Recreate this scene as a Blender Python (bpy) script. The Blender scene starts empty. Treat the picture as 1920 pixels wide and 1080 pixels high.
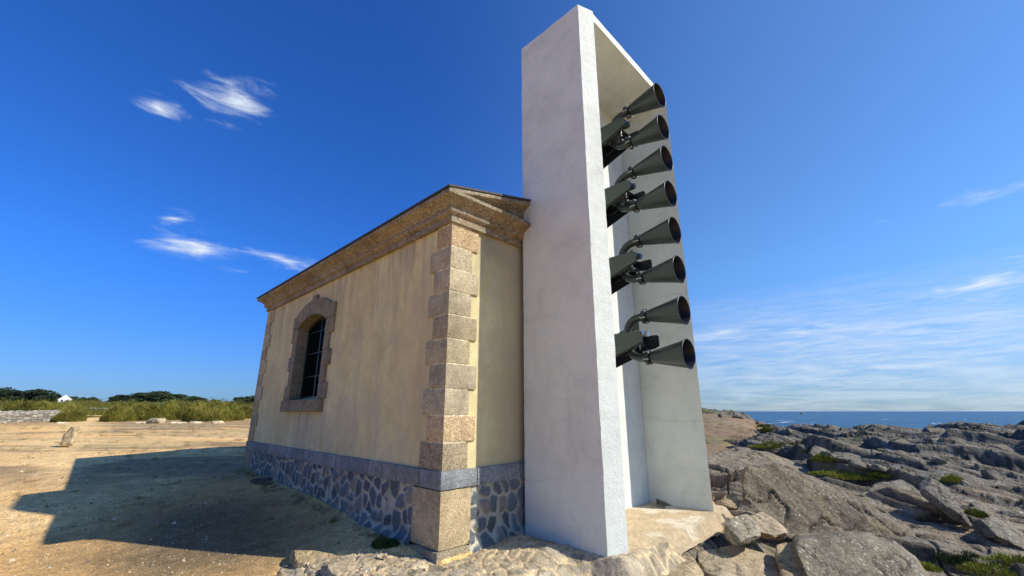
import bpy, bmesh, math, random
import numpy as np
from mathutils import Vector, Matrix
R = math.radians
random.seed(7); rng = np.random.default_rng(7)
scn = bpy.context.scene
COL = scn.collection

# ------------------------------------------------------------------ camera
FPX = 806.0; EYE = 1.6; PITCH = math.atan(231/FPX)
cam_d = bpy.data.cameras.new("camera"); cam = bpy.data.objects.new("camera", cam_d); COL.objects.link(cam)
cam_d.sensor_width = 36; cam_d.lens = FPX/1920*36; cam_d.clip_start = .05; cam_d.clip_end = 60000
cam.location = (0, 0, EYE); cam.rotation_euler = (R(90)+PITCH, 0, R(-45))
scn.camera = cam

# ------------------------------------------------------------------ sun, sky, exposure
SUN_EL = R(39); SD = Vector((.505, -.863, 0)).normalized()
to_sun = Vector((SD.x*math.cos(SUN_EL), SD.y*math.cos(SUN_EL), math.sin(SUN_EL)))
sl = bpy.data.lights.new("sun", 'SUN'); sl.energy = 5.0; sl.angle = R(.53); sl.color = (1, .955, .86)
so = bpy.data.objects.new("sun", sl); COL.objects.link(so)
so.rotation_euler = to_sun.to_track_quat('Z', 'Y').to_euler(); so.location = (20, -30, 40)

scn.view_settings.view_transform = 'Standard'; scn.view_settings.look = 'None'
scn.view_settings.gamma = 1; scn.view_settings.exposure = .09
world = bpy.data.worlds.new("World"); scn.world = world; world.use_nodes = True

class NT:
    """small node-graph helper"""
    def __init__(s, tree): s.t = tree; s.n = tree.nodes; s.l = tree.links
    def node(s, typ, **kw):
        n = s.n.new(typ)
        for k, v in kw.items(): setattr(n, k, v)
        return n
    def put(s, sock, v):
        if v is None: return
        if isinstance(v, bpy.types.NodeSocket): s.l.new(v, sock)
        else: sock.default_value = v if not (isinstance(v, tuple) and len(v) == 3 and sock.type == 'RGBA') else (*v, 1)
    def math(s, op, a, b=None, c=None, clamp=False):
        n = s.node('ShaderNodeMath', operation=op); n.use_clamp = clamp
        s.put(n.inputs[0], a); s.put(n.inputs[1], b); s.put(n.inputs[2], c); return n.outputs[0]
    def mix(s, f, a, b, mode='MIX'):
        n = s.node('ShaderNodeMix', data_type='RGBA', blend_type=mode); n.clamp_factor = True
        s.put(n.inputs[0], f); s.put(n.inputs[6], a); s.put(n.inputs[7], b); return n.outputs[2]
    def ramp(s, f, stops):
        n = s.node('ShaderNodeValToRGB'); e = n.color_ramp.elements
        while len(e) < len(stops): e.new(.5)
        for i, (p, c) in enumerate(stops):
            e[i].position = p; e[i].color = (*c, 1) if isinstance(c, tuple) else (c, c, c, 1)
        s.put(n.inputs[0], f); return n.outputs[0]
    def noise(s, vec, scale, detail=4, rough=.55, dist=0.):
        n = s.node('ShaderNodeTexNoise'); s.put(n.inputs['Vector'], vec)
        n.inputs['Scale'].default_value = scale; n.inputs['Detail'].default_value = detail
        n.inputs['Roughness'].default_value = rough; n.inputs['Distortion'].default_value = dist
        return n.outputs['Fac']
    def voro(s, vec, scale, feature='F1', out='Distance'):
        n = s.node('ShaderNodeTexVoronoi', feature=feature); s.put(n.inputs['Vector'], vec)
        n.inputs['Scale'].default_value = scale; return n.outputs[out]
    def mapping(s, vec, scale=(1, 1, 1), rot=(0, 0, 0), loc=(0, 0, 0)):
        n = s.node('ShaderNodeMapping'); s.put(n.inputs[0], vec)
        n.inputs['Scale'].default_value = scale; n.inputs['Rotation'].default_value = rot; n.inputs['Location'].default_value = loc
        return n.outputs[0]

def build_sky():
    t = NT(world.node_tree); t.n.clear()
    sky = t.node('ShaderNodeTexSky'); sky.sky_type = 'NISHITA'; sky.sun_disc = False
    sky.sun_elevation = SUN_EL; sky.sun_rotation = math.atan2(SD.x, SD.y)
    sky.altitude = 0; sky.air_density = 1.0; sky.dust_density = .4; sky.ozone_density = 2.5
    # thin cirrus: noise on a plane high above, gathered in a few places
    tc = t.node('ShaderNodeTexCoord'); sep = t.node('ShaderNodeSeparateXYZ'); t.put(sep.inputs[0], tc.outputs['Generated'])
    # direction components in the frame S (east-ish), D (north-ish), Z
    X, Y, Z = sep.outputs
    zc = t.math('MAXIMUM', Z, .02)
    comb = t.node('ShaderNodeCombineXYZ')
    sx = t.math('MULTIPLY', t.math('SUBTRACT', X, Y), .7071); dy = t.math('MULTIPLY', t.math('ADD', X, Y), .7071)
    az = t.math('ARCTAN2', sx, dy)
    t.put(comb.inputs[0], az); t.put(comb.inputs[1], Z); comb.inputs[2].default_value = 0
    v = comb.outputs[0]
    n1 = t.noise(t.mapping(v, (2.6, 13, 1), (0, 0, R(-4))), 3.4, 10, .62, .5)
    n2 = t.noise(t.mapping(v, (5, 42, 1), (0, 0, R(3))), 2.0, 8, .66, .6)
    def blob(a0, z0, ra, rz, rot=0.):
        m = t.mapping(v, (1, 1, 1), (0, 0, 0), (-a0, -z0, 0)); m = t.mapping(m, (1/ra, 1/rz, 0), (0, 0, 0)) if not rot else \
            t.mapping(t.mapping(m, (1, 1, 1), (0, 0, rot)), (1/ra, 1/rz, 0))
        ln = t.node('ShaderNodeVectorMath', operation='LENGTH'); t.put(ln.inputs[0], m)
        return t.math('SUBTRACT', 1, ln.outputs['Value'], clamp=True)
    # a clear blue sky, paler towards the sun's side and the horizon
    def smooth(x, a, b):
        n = t.node('ShaderNodeMapRange', interpolation_type='SMOOTHSTEP'); t.put(n.inputs[0], x); n.inputs[1].default_value = a; n.inputs[2].default_value = b; return n.outputs[0]
    ta = smooth(sx, -.28, .50); tz = smooth(Z, .0, .30)
    hi = t.mix(ta, (.29, .89, 1.97), (.91, 1.44, 2.06)); lo = t.mix(ta, (.38, .67, 1.32), (.50, .82, 1.42))
    out = t.mix(1., sky.outputs[0], t.mix(tz, lo, hi), 'MULTIPLY'); cov = None
    for (a0, z0, ra, rz, k, rot) in CLOUDS:
        b = t.math('MULTIPLY', t.math('POWER', blob(a0, z0, ra, rz, rot), .8), k)
        cov = b if cov is None else t.math('MAXIMUM', cov, b)
    cl = t.math('ADD', t.math('MULTIPLY', t.math('SUBTRACT', n1, .5), 2.6), t.math('SUBTRACT', cov, .42), clamp=True)
    cl = t.math('MULTIPLY', t.math('MULTIPLY', cl, cl), 1.1, clamp=True); cl = t.math('MULTIPLY', cl, smooth(cov, .0, .25))
    # low streaky veil over the sea
    s2 = None
    for (a0, z0, ra, rz, k) in VEILS:
        b = t.math('MULTIPLY', t.math('POWER', blob(a0, z0, ra, rz), .7), k); s2 = b if s2 is None else t.math('MAXIMUM', s2, b)
    st = t.math('MULTIPLY', t.ramp(n2, [(.34, .15), (.70, 1.)]), s2, clamp=True)
    fac = t.math('MAXIMUM', cl, st)
    out = t.mix(fac, out, (8.6, 9.6, 10.8))
    bg = t.node('ShaderNodeBackground'); t.put(bg.inputs[0], out); bg.inputs[1].default_value = .085
    wo = t.node('ShaderNodeOutputWorld'); t.l.new(bg.outputs[0], wo.inputs[0])

def px_dir(px, py):
    """bearing and height of a direction in the sky, for the cloud places"""
    x = (px-960)/FPX; y = (540-py)/FPX
    D = math.cos(PITCH)-y*math.sin(PITCH); Z = math.sin(PITCH)+y*math.cos(PITCH); L = math.sqrt(D*D+Z*Z+x*x)
    return math.atan2(x, D), Z/L
CLOUDS = []
for px, py, ra, rz, k, rot in [(448, 188, .13, .055, 1.2, 0), (298, 200, .06, .034, 1.05, 0), (380, 464, .12, .050, 1.2, R(4)),
                               (490, 480, .24, .030, .95, R(3)), (325, 408, .05, .05, .8, 0), (1860, 538, .16, .045, 1.15, 0),
                               (1840, 362, .20, .024, .75, 0), (1900, 495, .16, .03, .8, 0)]:
    a, z = px_dir(px, py); CLOUDS.append((a, z, ra, rz, k, rot))
VEILS = []
for px, py, ra, rz, k in [(1690, 626, .55, .05, .85), (1640, 690, .85, .17, .72), (1350, 625, .14, .022, .95), (1850, 690, .6, .18, .7), (1540, 620, .12, .02, .95)]:
    a, z = px_dir(px, py); VEILS.append((a, z, ra, rz, k))
build_sky()

# ------------------------------------------------------------------ object helpers
def tag(o, label=None, cat=None, group=None, kind=None):
    if label: o['label'] = label
    if cat: o['category'] = cat
    if group: o['group'] = group
    if kind: o['kind'] = kind
    return o
def thing(name, loc, label, cat, group=None):
    o = bpy.data.objects.new(name, None); COL.objects.link(o); o.location = loc; o.empty_display_size = .2
    return tag(o, label, cat, group)
def wloc(o):
    return Vector(o.location) if o.parent is None else wloc(o.parent) + Vector(o.location)
def mobj(name, verts, faces, mat, parent=None, loc=None, smooth=False, colors=None, uniform=None):
    """verts in world coordinates; faces a list or an (n,4) array"""
    V = np.asarray(verts, dtype=np.float64)
    if loc is None:
        loc = V.mean(0); loc[2] = V[:, 2].min()
        if parent is not None: loc = np.array(wloc(parent))
    loc = np.array(loc, float)
    me = bpy.data.meshes.new(name)
    if isinstance(faces, np.ndarray):
        n, k = faces.shape
        me.vertices.add(len(V)); me.vertices.foreach_set('co', (V-loc).astype(np.float32).ravel())
        me.loops.add(n*k); me.loops.foreach_set('vertex_index', faces.astype(np.int32).ravel())
        me.polygons.add(n); me.polygons.foreach_set('loop_start', np.arange(0, n*k, k, dtype=np.int32))
        me.update(calc_edges=True); me.validate()
    else:
        me.from_pydata([tuple(v) for v in (V-loc)], [], faces); me.validate()
    if smooth: me.polygons.foreach_set('use_smooth', np.ones(len(me.polygons), dtype=bool))
    if colors is not None:
        a = me.color_attributes.new('Col', 'FLOAT_COLOR', 'POINT')
        c = np.ones((len(V), 4), dtype=np.float32); c[:, :colors.shape[1]] = colors; a.data.foreach_set('color', c.ravel())
    if mat: me.materials.append(mat)
    o = bpy.data.objects.new(name, me); COL.objects.link(o)
    if parent is not None:
        o.parent = parent; o.location = Vector(loc)-wloc(parent)
    else: o.location = loc
    return o

class MB:
    """collects shapes (world coordinates) into one mesh, with an optional colour per shape"""
    def __init__(s): s.v = []; s.f = []; s.c = []
    def add(s, vs, fs, col=(1, 1, 1)):
        b = len(s.v); s.v += [tuple(v) for v in vs]; s.f += [tuple(i+b for i in f) for f in fs]; s.c += [col]*len(vs)
    def box(s, x0, x1, y0, y1, z0, z1, col=(1, 1, 1), ch=0.):
        if ch <= 0:
            vs = [(x, y, z) for x in (x0, x1) for y in (y0, y1) for z in (z0, z1)]
            s.add(vs, [(0, 1, 3, 2), (4, 6, 7, 5), (0, 4, 5, 1), (2, 3, 7, 6), (0, 2, 6, 4), (1, 5, 7, 3)], col); return
        bm = bmesh.new(); bmesh.ops.create_cube(bm, size=1)
        for v in bm.verts: v.co = Vector(((x0+x1)/2+v.co.x*(x1-x0), (y0+y1)/2+v.co.y*(y1-y0), (z0+z1)/2+v.co.z*(z1-z0)))
        bmesh.ops.bevel(bm, geom=bm.edges[:], offset=ch, segments=2, affect='EDGES', profile=.6)
        s.bm(bm, col)
    def bm(s, bm, col=(1, 1, 1)):
        bm.verts.ensure_lookup_table(); bm.verts.index_update()
        s.add([v.co[:] for v in bm.verts], [[v.index for v in f.verts] for f in bm.faces], col); bm.free()
    def prism(s, poly, axis, a, b, col=(1, 1, 1)):
        """poly: list of 2-D points in the plane across axis ('x','y','z'), extruded from a to b"""
        def P(p, t): return {'x': (t, p[0], p[1]), 'y': (p[0], t, p[1]), 'z': (p[0], p[1], t)}[axis]
        n = len(poly); vs = [P(p, a) for p in poly]+[P(p, b) for p in poly]
        fs = [tuple(range(n)), tuple(range(2*n-1, n-1, -1))]+[(i, i+n, (i+1) % n+n, (i+1) % n) for i in range(n)]
        s.add(vs, fs, col)
    def tube(s, pts, rad, n=16, cap=True, col=(1, 1, 1)):
        pts = [Vector(p) for p in pts]; rad = rad if hasattr(rad, '__len__') else [rad]*len(pts)
        up = None; vs = []; fs = []
        for i, p in enumerate(pts):
            d = (pts[min(i+1, len(pts)-1)]-pts[max(i-1, 0)]).normalized()
            if up is None: up = d.orthogonal().normalized()
            up = (up-d*up.dot(d)).normalized(); w = d.cross(up)
            for k in range(n):
                a = 2*math.pi*k/n; vs.append(p+(up*math.cos(a)+w*math.sin(a))*rad[i])
        for i in range(len(pts)-1):
            for k in range(n): fs.append((i*n+k, i*n+(k+1) % n, (i+1)*n+(k+1) % n, (i+1)*n+k))
        if cap: fs.append(tuple(range(n-1, -1, -1))); fs.append(tuple(range((len(pts)-1)*n, len(pts)*n)))
        s.add(vs, fs, col)
    def lathe(s, prof, c, axis, n=40, col=(1, 1, 1)):
        """prof: (distance along axis, radius)"""
        c = Vector(c); ax = Vector(axis).normalized(); u = ax.orthogonal().normalized(); w = ax.cross(u); vs = []; fs = []
        for (t, r) in prof:
            for k in range(n):
                a = 2*math.pi*k/n; vs.append(c+ax*t+(u*math.cos(a)+w*math.sin(a))*max(r, 1e-4))
        for i in range(len(prof)-1):
            for k in range(n): fs.append((i*n+k, i*n+(k+1) % n, (i+1)*n+(k+1) % n, (i+1)*n+k))
        s.add(vs, fs, col)
    def build(s, name, mat, parent=None, loc=None, smooth=False, angle=None):
        o = mobj(name, s.v, s.f, mat, parent, loc, smooth or angle is not None, np.array(s.c, dtype=np.float32))
        bm = bmesh.new(); bm.from_mesh(o.data); bmesh.ops.recalc_face_normals(bm, faces=bm.faces); 
        if angle is not None:
            for e in bm.edges:
                if e.calc_face_angle(9) > angle: e.smooth = False
        bm.to_mesh(o.data); bm.free()
        return o

# ------------------------------------------------------------------ numeric noise
def _h(ix, iy, iz, seed):
    h = (ix.astype(np.int64)*374761393+iy.astype(np.int64)*668265263+iz.astype(np.int64)*2147483647+seed*1274126177) & 0xffffffff
    h = ((h ^ (h >> 13))*1274126177) & 0xffffffff; h = ((h ^ (h >> 16))*2246822519) & 0xffffffff
    return ((h ^ (h >> 15)) & 0xffffff)/float(0xffffff)
def vnoise(x, y, z=0., seed=0):
    x = np.asarray(x, float); y = np.asarray(y, float); z = np.zeros_like(x)+z
    xi, yi, zi = np.floor(x), np.floor(y), np.floor(z); fx, fy, fz = x-xi, y-yi, z-zi
    fx, fy, fz = [t*t*(3-2*t) for t in (fx, fy, fz)]; r = 0
    for a in (0, 1):
        for b in (0, 1):
            for c in (0, 1):
                r = r+_h(xi+a, yi+b, zi+c, seed)*(fx if a else 1-fx)*(fy if b else 1-fy)*(fz if c else 1-fz)
    return r*2-1
def fbm(x, y, z=0., o=4, g=.5, seed=0):
    r = 0; a = 1; t = 0
    for i in range(o): r = r+a*vnoise(np.asarray(x)*2**i+13.7*i, np.asarray(y)*2**i-7.3*i, np.asarray(z)*2**i+3.1*i, seed+i); t += a; a *= g
    return r/t
def voronoi(x, y, seed=0, jit=.85):
    """F1, F2, random id, cell centre"""
    xi, yi = np.floor(x), np.floor(y); F1 = np.full(x.shape, 9.); F2 = F1.copy(); ID = F1*0; CX = F1*0; CY = F1*0
    for a in (-1, 0, 1):
        for b in (-1, 0, 1):
            gx, gy = xi+a, yi+b; z = np.zeros_like(gx)
            px = gx+.5+(_h(gx, gy, z, seed)-.5)*jit; py = gy+.5+(_h(gx, gy, z, seed+11)-.5)*jit
            d = np.hypot(px-x, py-y); m = d < F1
            F2 = np.where(m, F1, np.minimum(F2, d)); ID = np.where(m, _h(gx, gy, z, seed+23), ID)
            CX = np.where(m, px, CX); CY = np.where(m, py, CY); F1 = np.where(m, d, F1)
    return F1, F2, ID, CX, CY
def voronoi2(x, y, seed=0, jit=.8):
    """nearest and second nearest cells: distances, ids, centres"""
    xi, yi = np.floor(x), np.floor(y); n = [np.full(x.shape, 9.)]+[np.zeros(x.shape) for _ in range(3)]; m2 = [a.copy() for a in n]
    for a in (-1, 0, 1):
        for b in (-1, 0, 1):
            gx, gy = xi+a, yi+b; z = np.zeros_like(gx); px = gx+.5+(_h(gx, gy, z, seed)-.5)*jit; py = gy+.5+(_h(gx, gy, z, seed+11)-.5)*jit
            c = [np.hypot(px-x, py-y), _h(gx, gy, z, seed+23), px, py]; k1 = c[0] < n[0]; k2 = (~k1) & (c[0] < m2[0])
            for q in range(4):
                m2[q] = np.where(k1, n[q], np.where(k2, c[q], m2[q]))
            for q in range(4): n[q] = np.where(k1, c[q], n[q])
    return n, m2
def sstep(a, b, x):
    t = np.clip((x-a)/(b-a), 0, 1); return t*t*(3-2*t)
def grid_faces(nu, nv):
    i = np.arange(nu*nv).reshape(nu, nv)
    return np.stack([i[:-1, :-1], i[1:, :-1], i[1:, 1:], i[:-1, 1:]], -1).reshape(-1, 4)

# ------------------------------------------------------------------ materials
def new_mat(name):
    m = bpy.data.materials.new(name); m.use_nodes = True; t = NT(m.node_tree); t.n.clear()
    p = t.node('ShaderNodeBsdfPrincipled'); o = t.node('ShaderNodeOutputMaterial'); t.l.new(p.outputs[0], o.inputs[0])
    p.inputs['Specular IOR Level'].default_value = .25
    tc = t.node('ShaderNodeTexCoord')
    return m, t, p, tc.outputs['Object']
def bump(t, p, h, strength, dist=.01):
    b = t.node('ShaderNodeBump'); b.inputs['Strength'].default_value = strength; b.inputs['Distance'].default_value = dist
    t.put(b.inputs['Height'], h); t.put(p.inputs['Normal'], b.outputs[0])
def attr(t):
    a = t.node('ShaderNodeAttribute', attribute_name='Col'); return a.outputs['Color']
def m_granite(name, base, speck=110, contrast=.5, lichen=0., bs=.5, blotch=2.5, rust=None, bd=.006):
    """speckled stone; the colour attribute varies it from block to block"""
    m, t, p, v = new_mat(name)
    dark = tuple(c*(1-contrast) for c in base); lite = tuple(min(1, c*(1+contrast*.9)) for c in base)
    n = t.noise(v, speck, 3, .7); c = t.ramp(n, [(.34, dark), (.5, base), (.66, lite)])
    n2 = t.noise(v, blotch, 5, .6); c = t.mix(1., c, t.ramp(n2, [(.3, .66), (.5, 1.), (.72, 1.22)]), 'MULTIPLY')
    n3 = t.noise(v, speck*.22, 4, .7); c = t.mix(.8, c, t.ramp(n3, [(.3, .68), (.7, 1.25)]), 'MULTIPLY')
    if rust: c = t.mix(t.ramp(t.noise(v, blotch*.8, 4, .6), [(.55, 0.), (.72, .7)]), c, rust)
    if lichen:
        d = t.voro(v, 13); nn = t.noise(v, 3.5, 4, .6)
        k = t.math('MULTIPLY', t.ramp(t.math('ADD', d, t.math('MULTIPLY', t.noise(v, 45, 3), .25)), [(.30, 1.), (.42, 0.)]), t.ramp(nn, [(.38, 0.), (.50, 1.)]))
        c = t.mix(t.math('MULTIPLY', k, lichen), c, (.58, .58, .52)); vn = t.math('ABSOLUTE', t.math('SUBTRACT', t.noise(t.mapping(v, (1, 1, 2.2)), 1.6, 6, .62), .5))
        c = t.mix(t.ramp(vn, [(.0, .75), (.012, 0.)]), c, (.04, .035, .03))
        c = t.mix(t.math('MULTIPLY', t.ramp(t.noise(v, 1.7, 5, .65), [(.56, 0.), (.66, .5)]), lichen), c, (.30, .27, .10))
    c = t.mix(1., c, attr(t), 'MULTIPLY')
    t.put(p.inputs['Base Color'], c); p.inputs['Roughness'].default_value = .85
    h = t.math('ADD', t.math('MULTIPLY', n3, 1.), t.math('MULTIPLY', n, .35)); h = t.math('ADD', h, t.math('MULTIPLY', t.noise(v, 7, 6, .65), 2.2))
    bump(t, p, h, bs, bd*2)
    return m
def m_flat(name, col, rough=.5, metal=0., spec=.5, nz=.12, bs=.1, sc=40):
    m, t, p, v = new_mat(name); n = t.noise(v, sc, 4, .6)
    c = t.mix(1., tuple(col), t.ramp(n, [(.3, 1-nz), (.7, 1+nz)]), 'MULTIPLY')
    t.put(p.inputs['Base Color'], c); p.inputs['Roughness'].default_value = rough; p.inputs['Metallic'].default_value = metal
    p.inputs['Specular IOR Level'].default_value = spec; bump(t, p, n, bs, .003)
    return m
def m_stucco():
    m, t, p, v = new_mat('stucco')
    big = t.noise(v, .9, 5, .6); st = t.noise(t.mapping(v, (1, 1.7, .22)), 1.5, 6, .60, .5); st2 = t.noise(t.mapping(v, (1, 4.5, .5)), 1.4, 6, .62, .5)
    c = t.ramp(big, [(.30, (.58, .475, .22)), (.5, (.69, .59, .285)), (.7, (.74, .65, .35))])
    c = t.mix(t.ramp(st, [(.50, 0.), (.72, .45)]), c, (.44, .37, .24))
    c = t.mix(t.ramp(st, [(.30, .5), (.42, 0.)]), c, (.66, .59, .44))
    c = t.mix(t.ramp(st2, [(.58, 0.), (.78, .2)]), c, (.36, .30, .20))
    c = t.mix(t.ramp(t.noise(v, 6.5, 6, .7), [(.46, 0.), (.64, .28)]), c, (.42, .35, .25)); c = t.mix(t.ramp(t.noise(v, 1.1, 6, .6, .8), [(.50, 0.), (.60, .35)]), c, (.50, .43, .31))
    c = t.mix(t.ramp(t.noise(v, 2.6, 6, .65), [(.5, 0.), (.68, .35)]), c, (.45, .36, .24))
    # run-off stains: dark under the cornice and grey under the window sill, rust-pink near the corner
    sep = t.node('ShaderNodeSeparateXYZ'); t.put(sep.inputs[0], t.node('ShaderNodeNewGeometry').outputs['Position'])
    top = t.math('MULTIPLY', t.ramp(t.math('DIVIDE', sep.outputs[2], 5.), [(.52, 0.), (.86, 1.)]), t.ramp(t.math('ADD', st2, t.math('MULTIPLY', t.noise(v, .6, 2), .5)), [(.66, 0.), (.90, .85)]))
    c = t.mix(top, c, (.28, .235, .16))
    yb = t.math('SUBTRACT', 1., t.math('ABSOLUTE', t.math('DIVIDE', t.math('SUBTRACT', sep.outputs[1], 9.3), 1.5)), clamp=True)
    zb = t.ramp(t.math('DIVIDE', sep.outputs[2], 2.), [(.36, .35), (.78, 1.), (.80, 0.)])
    c = t.mix(t.math('MULTIPLY', t.math('MULTIPLY', yb, zb), t.ramp(st2, [(.38, .1), (.6, 1.)])), c, (.30, .28, .24))
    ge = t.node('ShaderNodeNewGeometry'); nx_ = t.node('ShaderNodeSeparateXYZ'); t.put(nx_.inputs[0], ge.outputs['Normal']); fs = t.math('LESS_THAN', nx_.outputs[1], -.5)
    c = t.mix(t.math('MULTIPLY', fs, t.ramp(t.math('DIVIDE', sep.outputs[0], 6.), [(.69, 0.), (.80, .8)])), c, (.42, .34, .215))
    pk = t.math('SUBTRACT', 1., t.math('ABSOLUTE', t.math('DIVIDE', t.math('SUBTRACT', sep.outputs[1], 5.35), .5)), clamp=True)
    c = t.mix(t.math('MULTIPLY', pk, t.ramp(t.noise(v, 1.7, 4), [(.4, .0), (.7, .7)])), c, (.52, .38, .26))
    sp = t.voro(v, 9); c = t.mix(t.ramp(t.math('ADD', sp, t.math('MULTIPLY', t.noise(v, 30, 2), .12)), [(.10, .55), (.135, 0.)]), c, (.22, .17, .11))
    t.put(p.inputs['Base Color'], c); p.inputs['Roughness'].default_value = .93
    h = t.math('ADD', t.noise(v, 120, 4, .7), t.math('MULTIPLY', t.noise(v, 9, 5, .6), 2.)); bump(t, p, h, .35, .008)
    return m
def m_white():
    m, t, p, v = new_mat('white_paint')
    n = t.noise(v, 1.3, 6, .65); c = t.ramp(n, [(.28, (.57, .59, .53)), (.5, (.685, .71, .64)), (.7, (.74, .76, .70))])
    sm = t.noise(t.mapping(v, (1.5, 1.5, .5)), 1.1, 7, .7, .6)
    c = t.mix(t.ramp(sm, [(.60, 0.), (.78, .4)]), c, (.45, .45, .43)); c = t.mix(t.ramp(t.noise(t.mapping(v, (2.6, 2.6, .35)), 1.3, 7, .68, .4), [(.60, 0.), (.74, .3)]), c, (.46, .43, .36))
    w = t.node('ShaderNodeTexWave', wave_type='BANDS', bands_direction='Z'); t.put(w.inputs['Vector'], v); w.inputs['Scale'].default_value = .42
    w.inputs['Distortion'].default_value = 2.6; w.inputs['Detail'].default_value = 5; w.inputs['Detail Scale'].default_value = 1.3
    joint = t.ramp(w.outputs['Fac'], [(0., 1.), (.004, 0.)])
    c = t.mix(t.math('MULTIPLY', joint, t.ramp(t.noise(v, .7, 3), [(.45, 0.), (.6, .22)])), c, (.38, .37, .34))
    cr = t.voro(t.mapping(v, (1, 1, 1.4)), 1.9, 'DISTANCE_TO_EDGE'); crk = t.math('MULTIPLY', t.ramp(cr, [(.0, 1.), (.006, 0.)]), t.ramp(t.noise(v, 2.2, 3), [(.55, 0.), (.65, 1.)]))
    c = t.mix(t.math('MULTIPLY', crk, .4), c, (.35, .34, .32))
    pits = t.math('MULTIPLY', t.ramp(t.voro(v, 17), [(.10, 1.), (.15, 0.)]), t.ramp(t.noise(v, 2.8, 4, .6), [(.50, 0.), (.62, 1.)]))
    c = t.mix(t.math('MULTIPLY', pits, .7), c, (.33, .32, .30))
    fl = t.noise(v, 34, 6, .75); flk = t.math('MULTIPLY', t.ramp(fl, [(.60, 0.), (.64, 1.)]), t.ramp(t.noise(v, 1.9, 4, .6), [(.50, 0.), (.60, 1.)]))
    c = t.mix(t.math('MULTIPLY', flk, .45), c, (.40, .39, .36))
    t.put(p.inputs['Base Color'], c); p.inputs['Roughness'].default_value = .7
    h = t.math('ADD', t.math('MULTIPLY', t.noise(v, 26, 6, .7), 1.6), t.math('MULTIPLY', t.noise(v, 5, 5, .6), 1.5)); h = t.math('SUBTRACT', h, t.math('ADD', pits, crk)); bump(t, p, h, .5, .012)
    return m
def m_vcol(name, rough=.9, speck=60, nz=.35, bs=.4, bd=.01, fine=None):
    m, t, p, v = new_mat(name); n = t.noise(v, speck, 5, .75); n2 = t.noise(v, speck*.12, 5, .6)
    c = t.mix(1., attr(t), t.ramp(n, [(.3, 1-nz), (.5, 1.), (.7, 1+nz)]), 'MULTIPLY')
    c = t.mix(.8, c, t.ramp(n2, [(.3, 1-nz*.6), (.7, 1+nz*.6)]), 'MULTIPLY')
    if fine:
        d = t.voro(v, fine); c = t.mix(t.ramp(d, [(.16, .5), (.24, 0.)]), c, (.50, .40, .27)); n = t.math('ADD', n, t.ramp(d, [(.1, .8), (.35, 0.)]))
    t.put(p.inputs['Base Color'], c); p.inputs['Roughness'].default_value = rough
    bump(t, p, t.math('ADD', n, t.math('MULTIPLY', n2, 2.)), bs, bd); return m
def m_leaf(name, a, b, c3, sc=1.2):
    m, t, p, v = new_mat(name); ps = t.node('ShaderNodeNewGeometry').outputs['Position']; n = t.noise(ps, sc, 5, .7); f = t.noise(v, 23, 2, .7)
    c = t.ramp(n, [(.36, a), (.5, b), (.62, c3)]); c = t.mix(1., c, t.ramp(f, [(.3, .65), (.7, 1.35)]), 'MULTIPLY')
    oi = t.node('ShaderNodeObjectInfo'); c = t.mix(1., c, t.ramp(oi.outputs['Random'], [(0., (.62, .62, .6)), (.5, (1., .95, .9)), (1., (1.25, 1.2, 1.1))]), 'MULTIPLY')
    t.put(p.inputs['Base Color'], c); p.inputs['Roughness'].default_value = .7
    p.inputs['Specular IOR Level'].default_value = .2
    return m
M = {}
M['white'] = m_white(); M['stucco'] = m_stucco()
M['granite'] = m_granite('granite_block', (.44, .37, .24), 75, .7, bs=.6)
M['bluestone'] = m_granite('blue_granite', (.25, .255, .24), 85, .55, bs=.6)
M['cornice'] = m_granite('weathered_granite', (.27, .215, .135), 70, .55, .35, bs=.6, rust=(.30, .19, .10))
M['rubble'] = m_vcol('rubble_masonry', .85, 55, .3, .5)
M['apron'] = m_vcol('mortared_rubble', .9, 45, .38, .8, .015)
M['bedrock'] = m_granite('bedrock', (1., 1., 1.), 30, .35, .0, .9, 1.1, bd=.03)
M['boulder'] = m_granite('lichen_boulder', (.27, .235, .18), 60, .5, .8, .9, 1.6, bd=.014)
M['tanrock'] = m_granite('tan_boulder', (.46, .36, .22), 60, .42, .15, .8, 1.8, bd=.012)
M['ground'] = m_vcol('sandy_ground', .95, 30, .40, .8, .025, fine=24)
M['slab'] = m_vcol('concrete_slab', .9, 18, .35, .5, .01)
M['horn'] = m_flat('horn_enamel', (.028, .036, .033), .34, .0, .5, .15, .05)
M['hornin'] = m_flat('horn_inside', (.012, .014, .02), .5, .0, .4)
M['clamp'] = m_vcol('clamp_metal', .38, 60, .1, .05, .002)
M['bracket'] = m_flat('bracket_paint', (.065, .078, .066), .5, .0, .4, .2)
M['steel'] = m_flat('worn_steel', (.42, .42, .42), .35, .8, .5)
M['greenframe'] = m_flat('green_frame', (.003, .012, .008), .4, 0, .5)
M['greenrail'] = m_flat('green_rail', (.03, .22, .12), .4, 0, .5)
M['wood'] = m_flat('branch_bark', (.12, .08, .05), .9, 0, .2, .3, .4)
M['slate'] = m_flat('roof_slate', (.06, .055, .055), .7, 0, .3, .3, .4, 12)
M['house'] = m_flat('house_white', (.8, .8, .78), .8)
def m_glass():
    m, t, p, v = new_mat('dark_glass'); p.inputs['Base Color'].default_value = (.004, .006, .006, 1); p.inputs['Roughness'].default_value = .35
    p.inputs['Specular IOR Level'].default_value = .0; p.inputs['IOR'].default_value = 1.05; return m
M['glass'] = m_glass()
M['scrub'] = m_leaf('scrub_leaves', (.12, .115, .022), (.20, .195, .035), (.30, .265, .06), .9)
M['tree'] = m_leaf('cypress_leaves', (.02, .04, .018), (.035, .06, .028), (.06, .08, .04), .5)
M['grass'] = m_leaf('succulent_grass', (.13, .15, .02), (.24, .26, .04), (.30, .30, .06), 2.)
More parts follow.
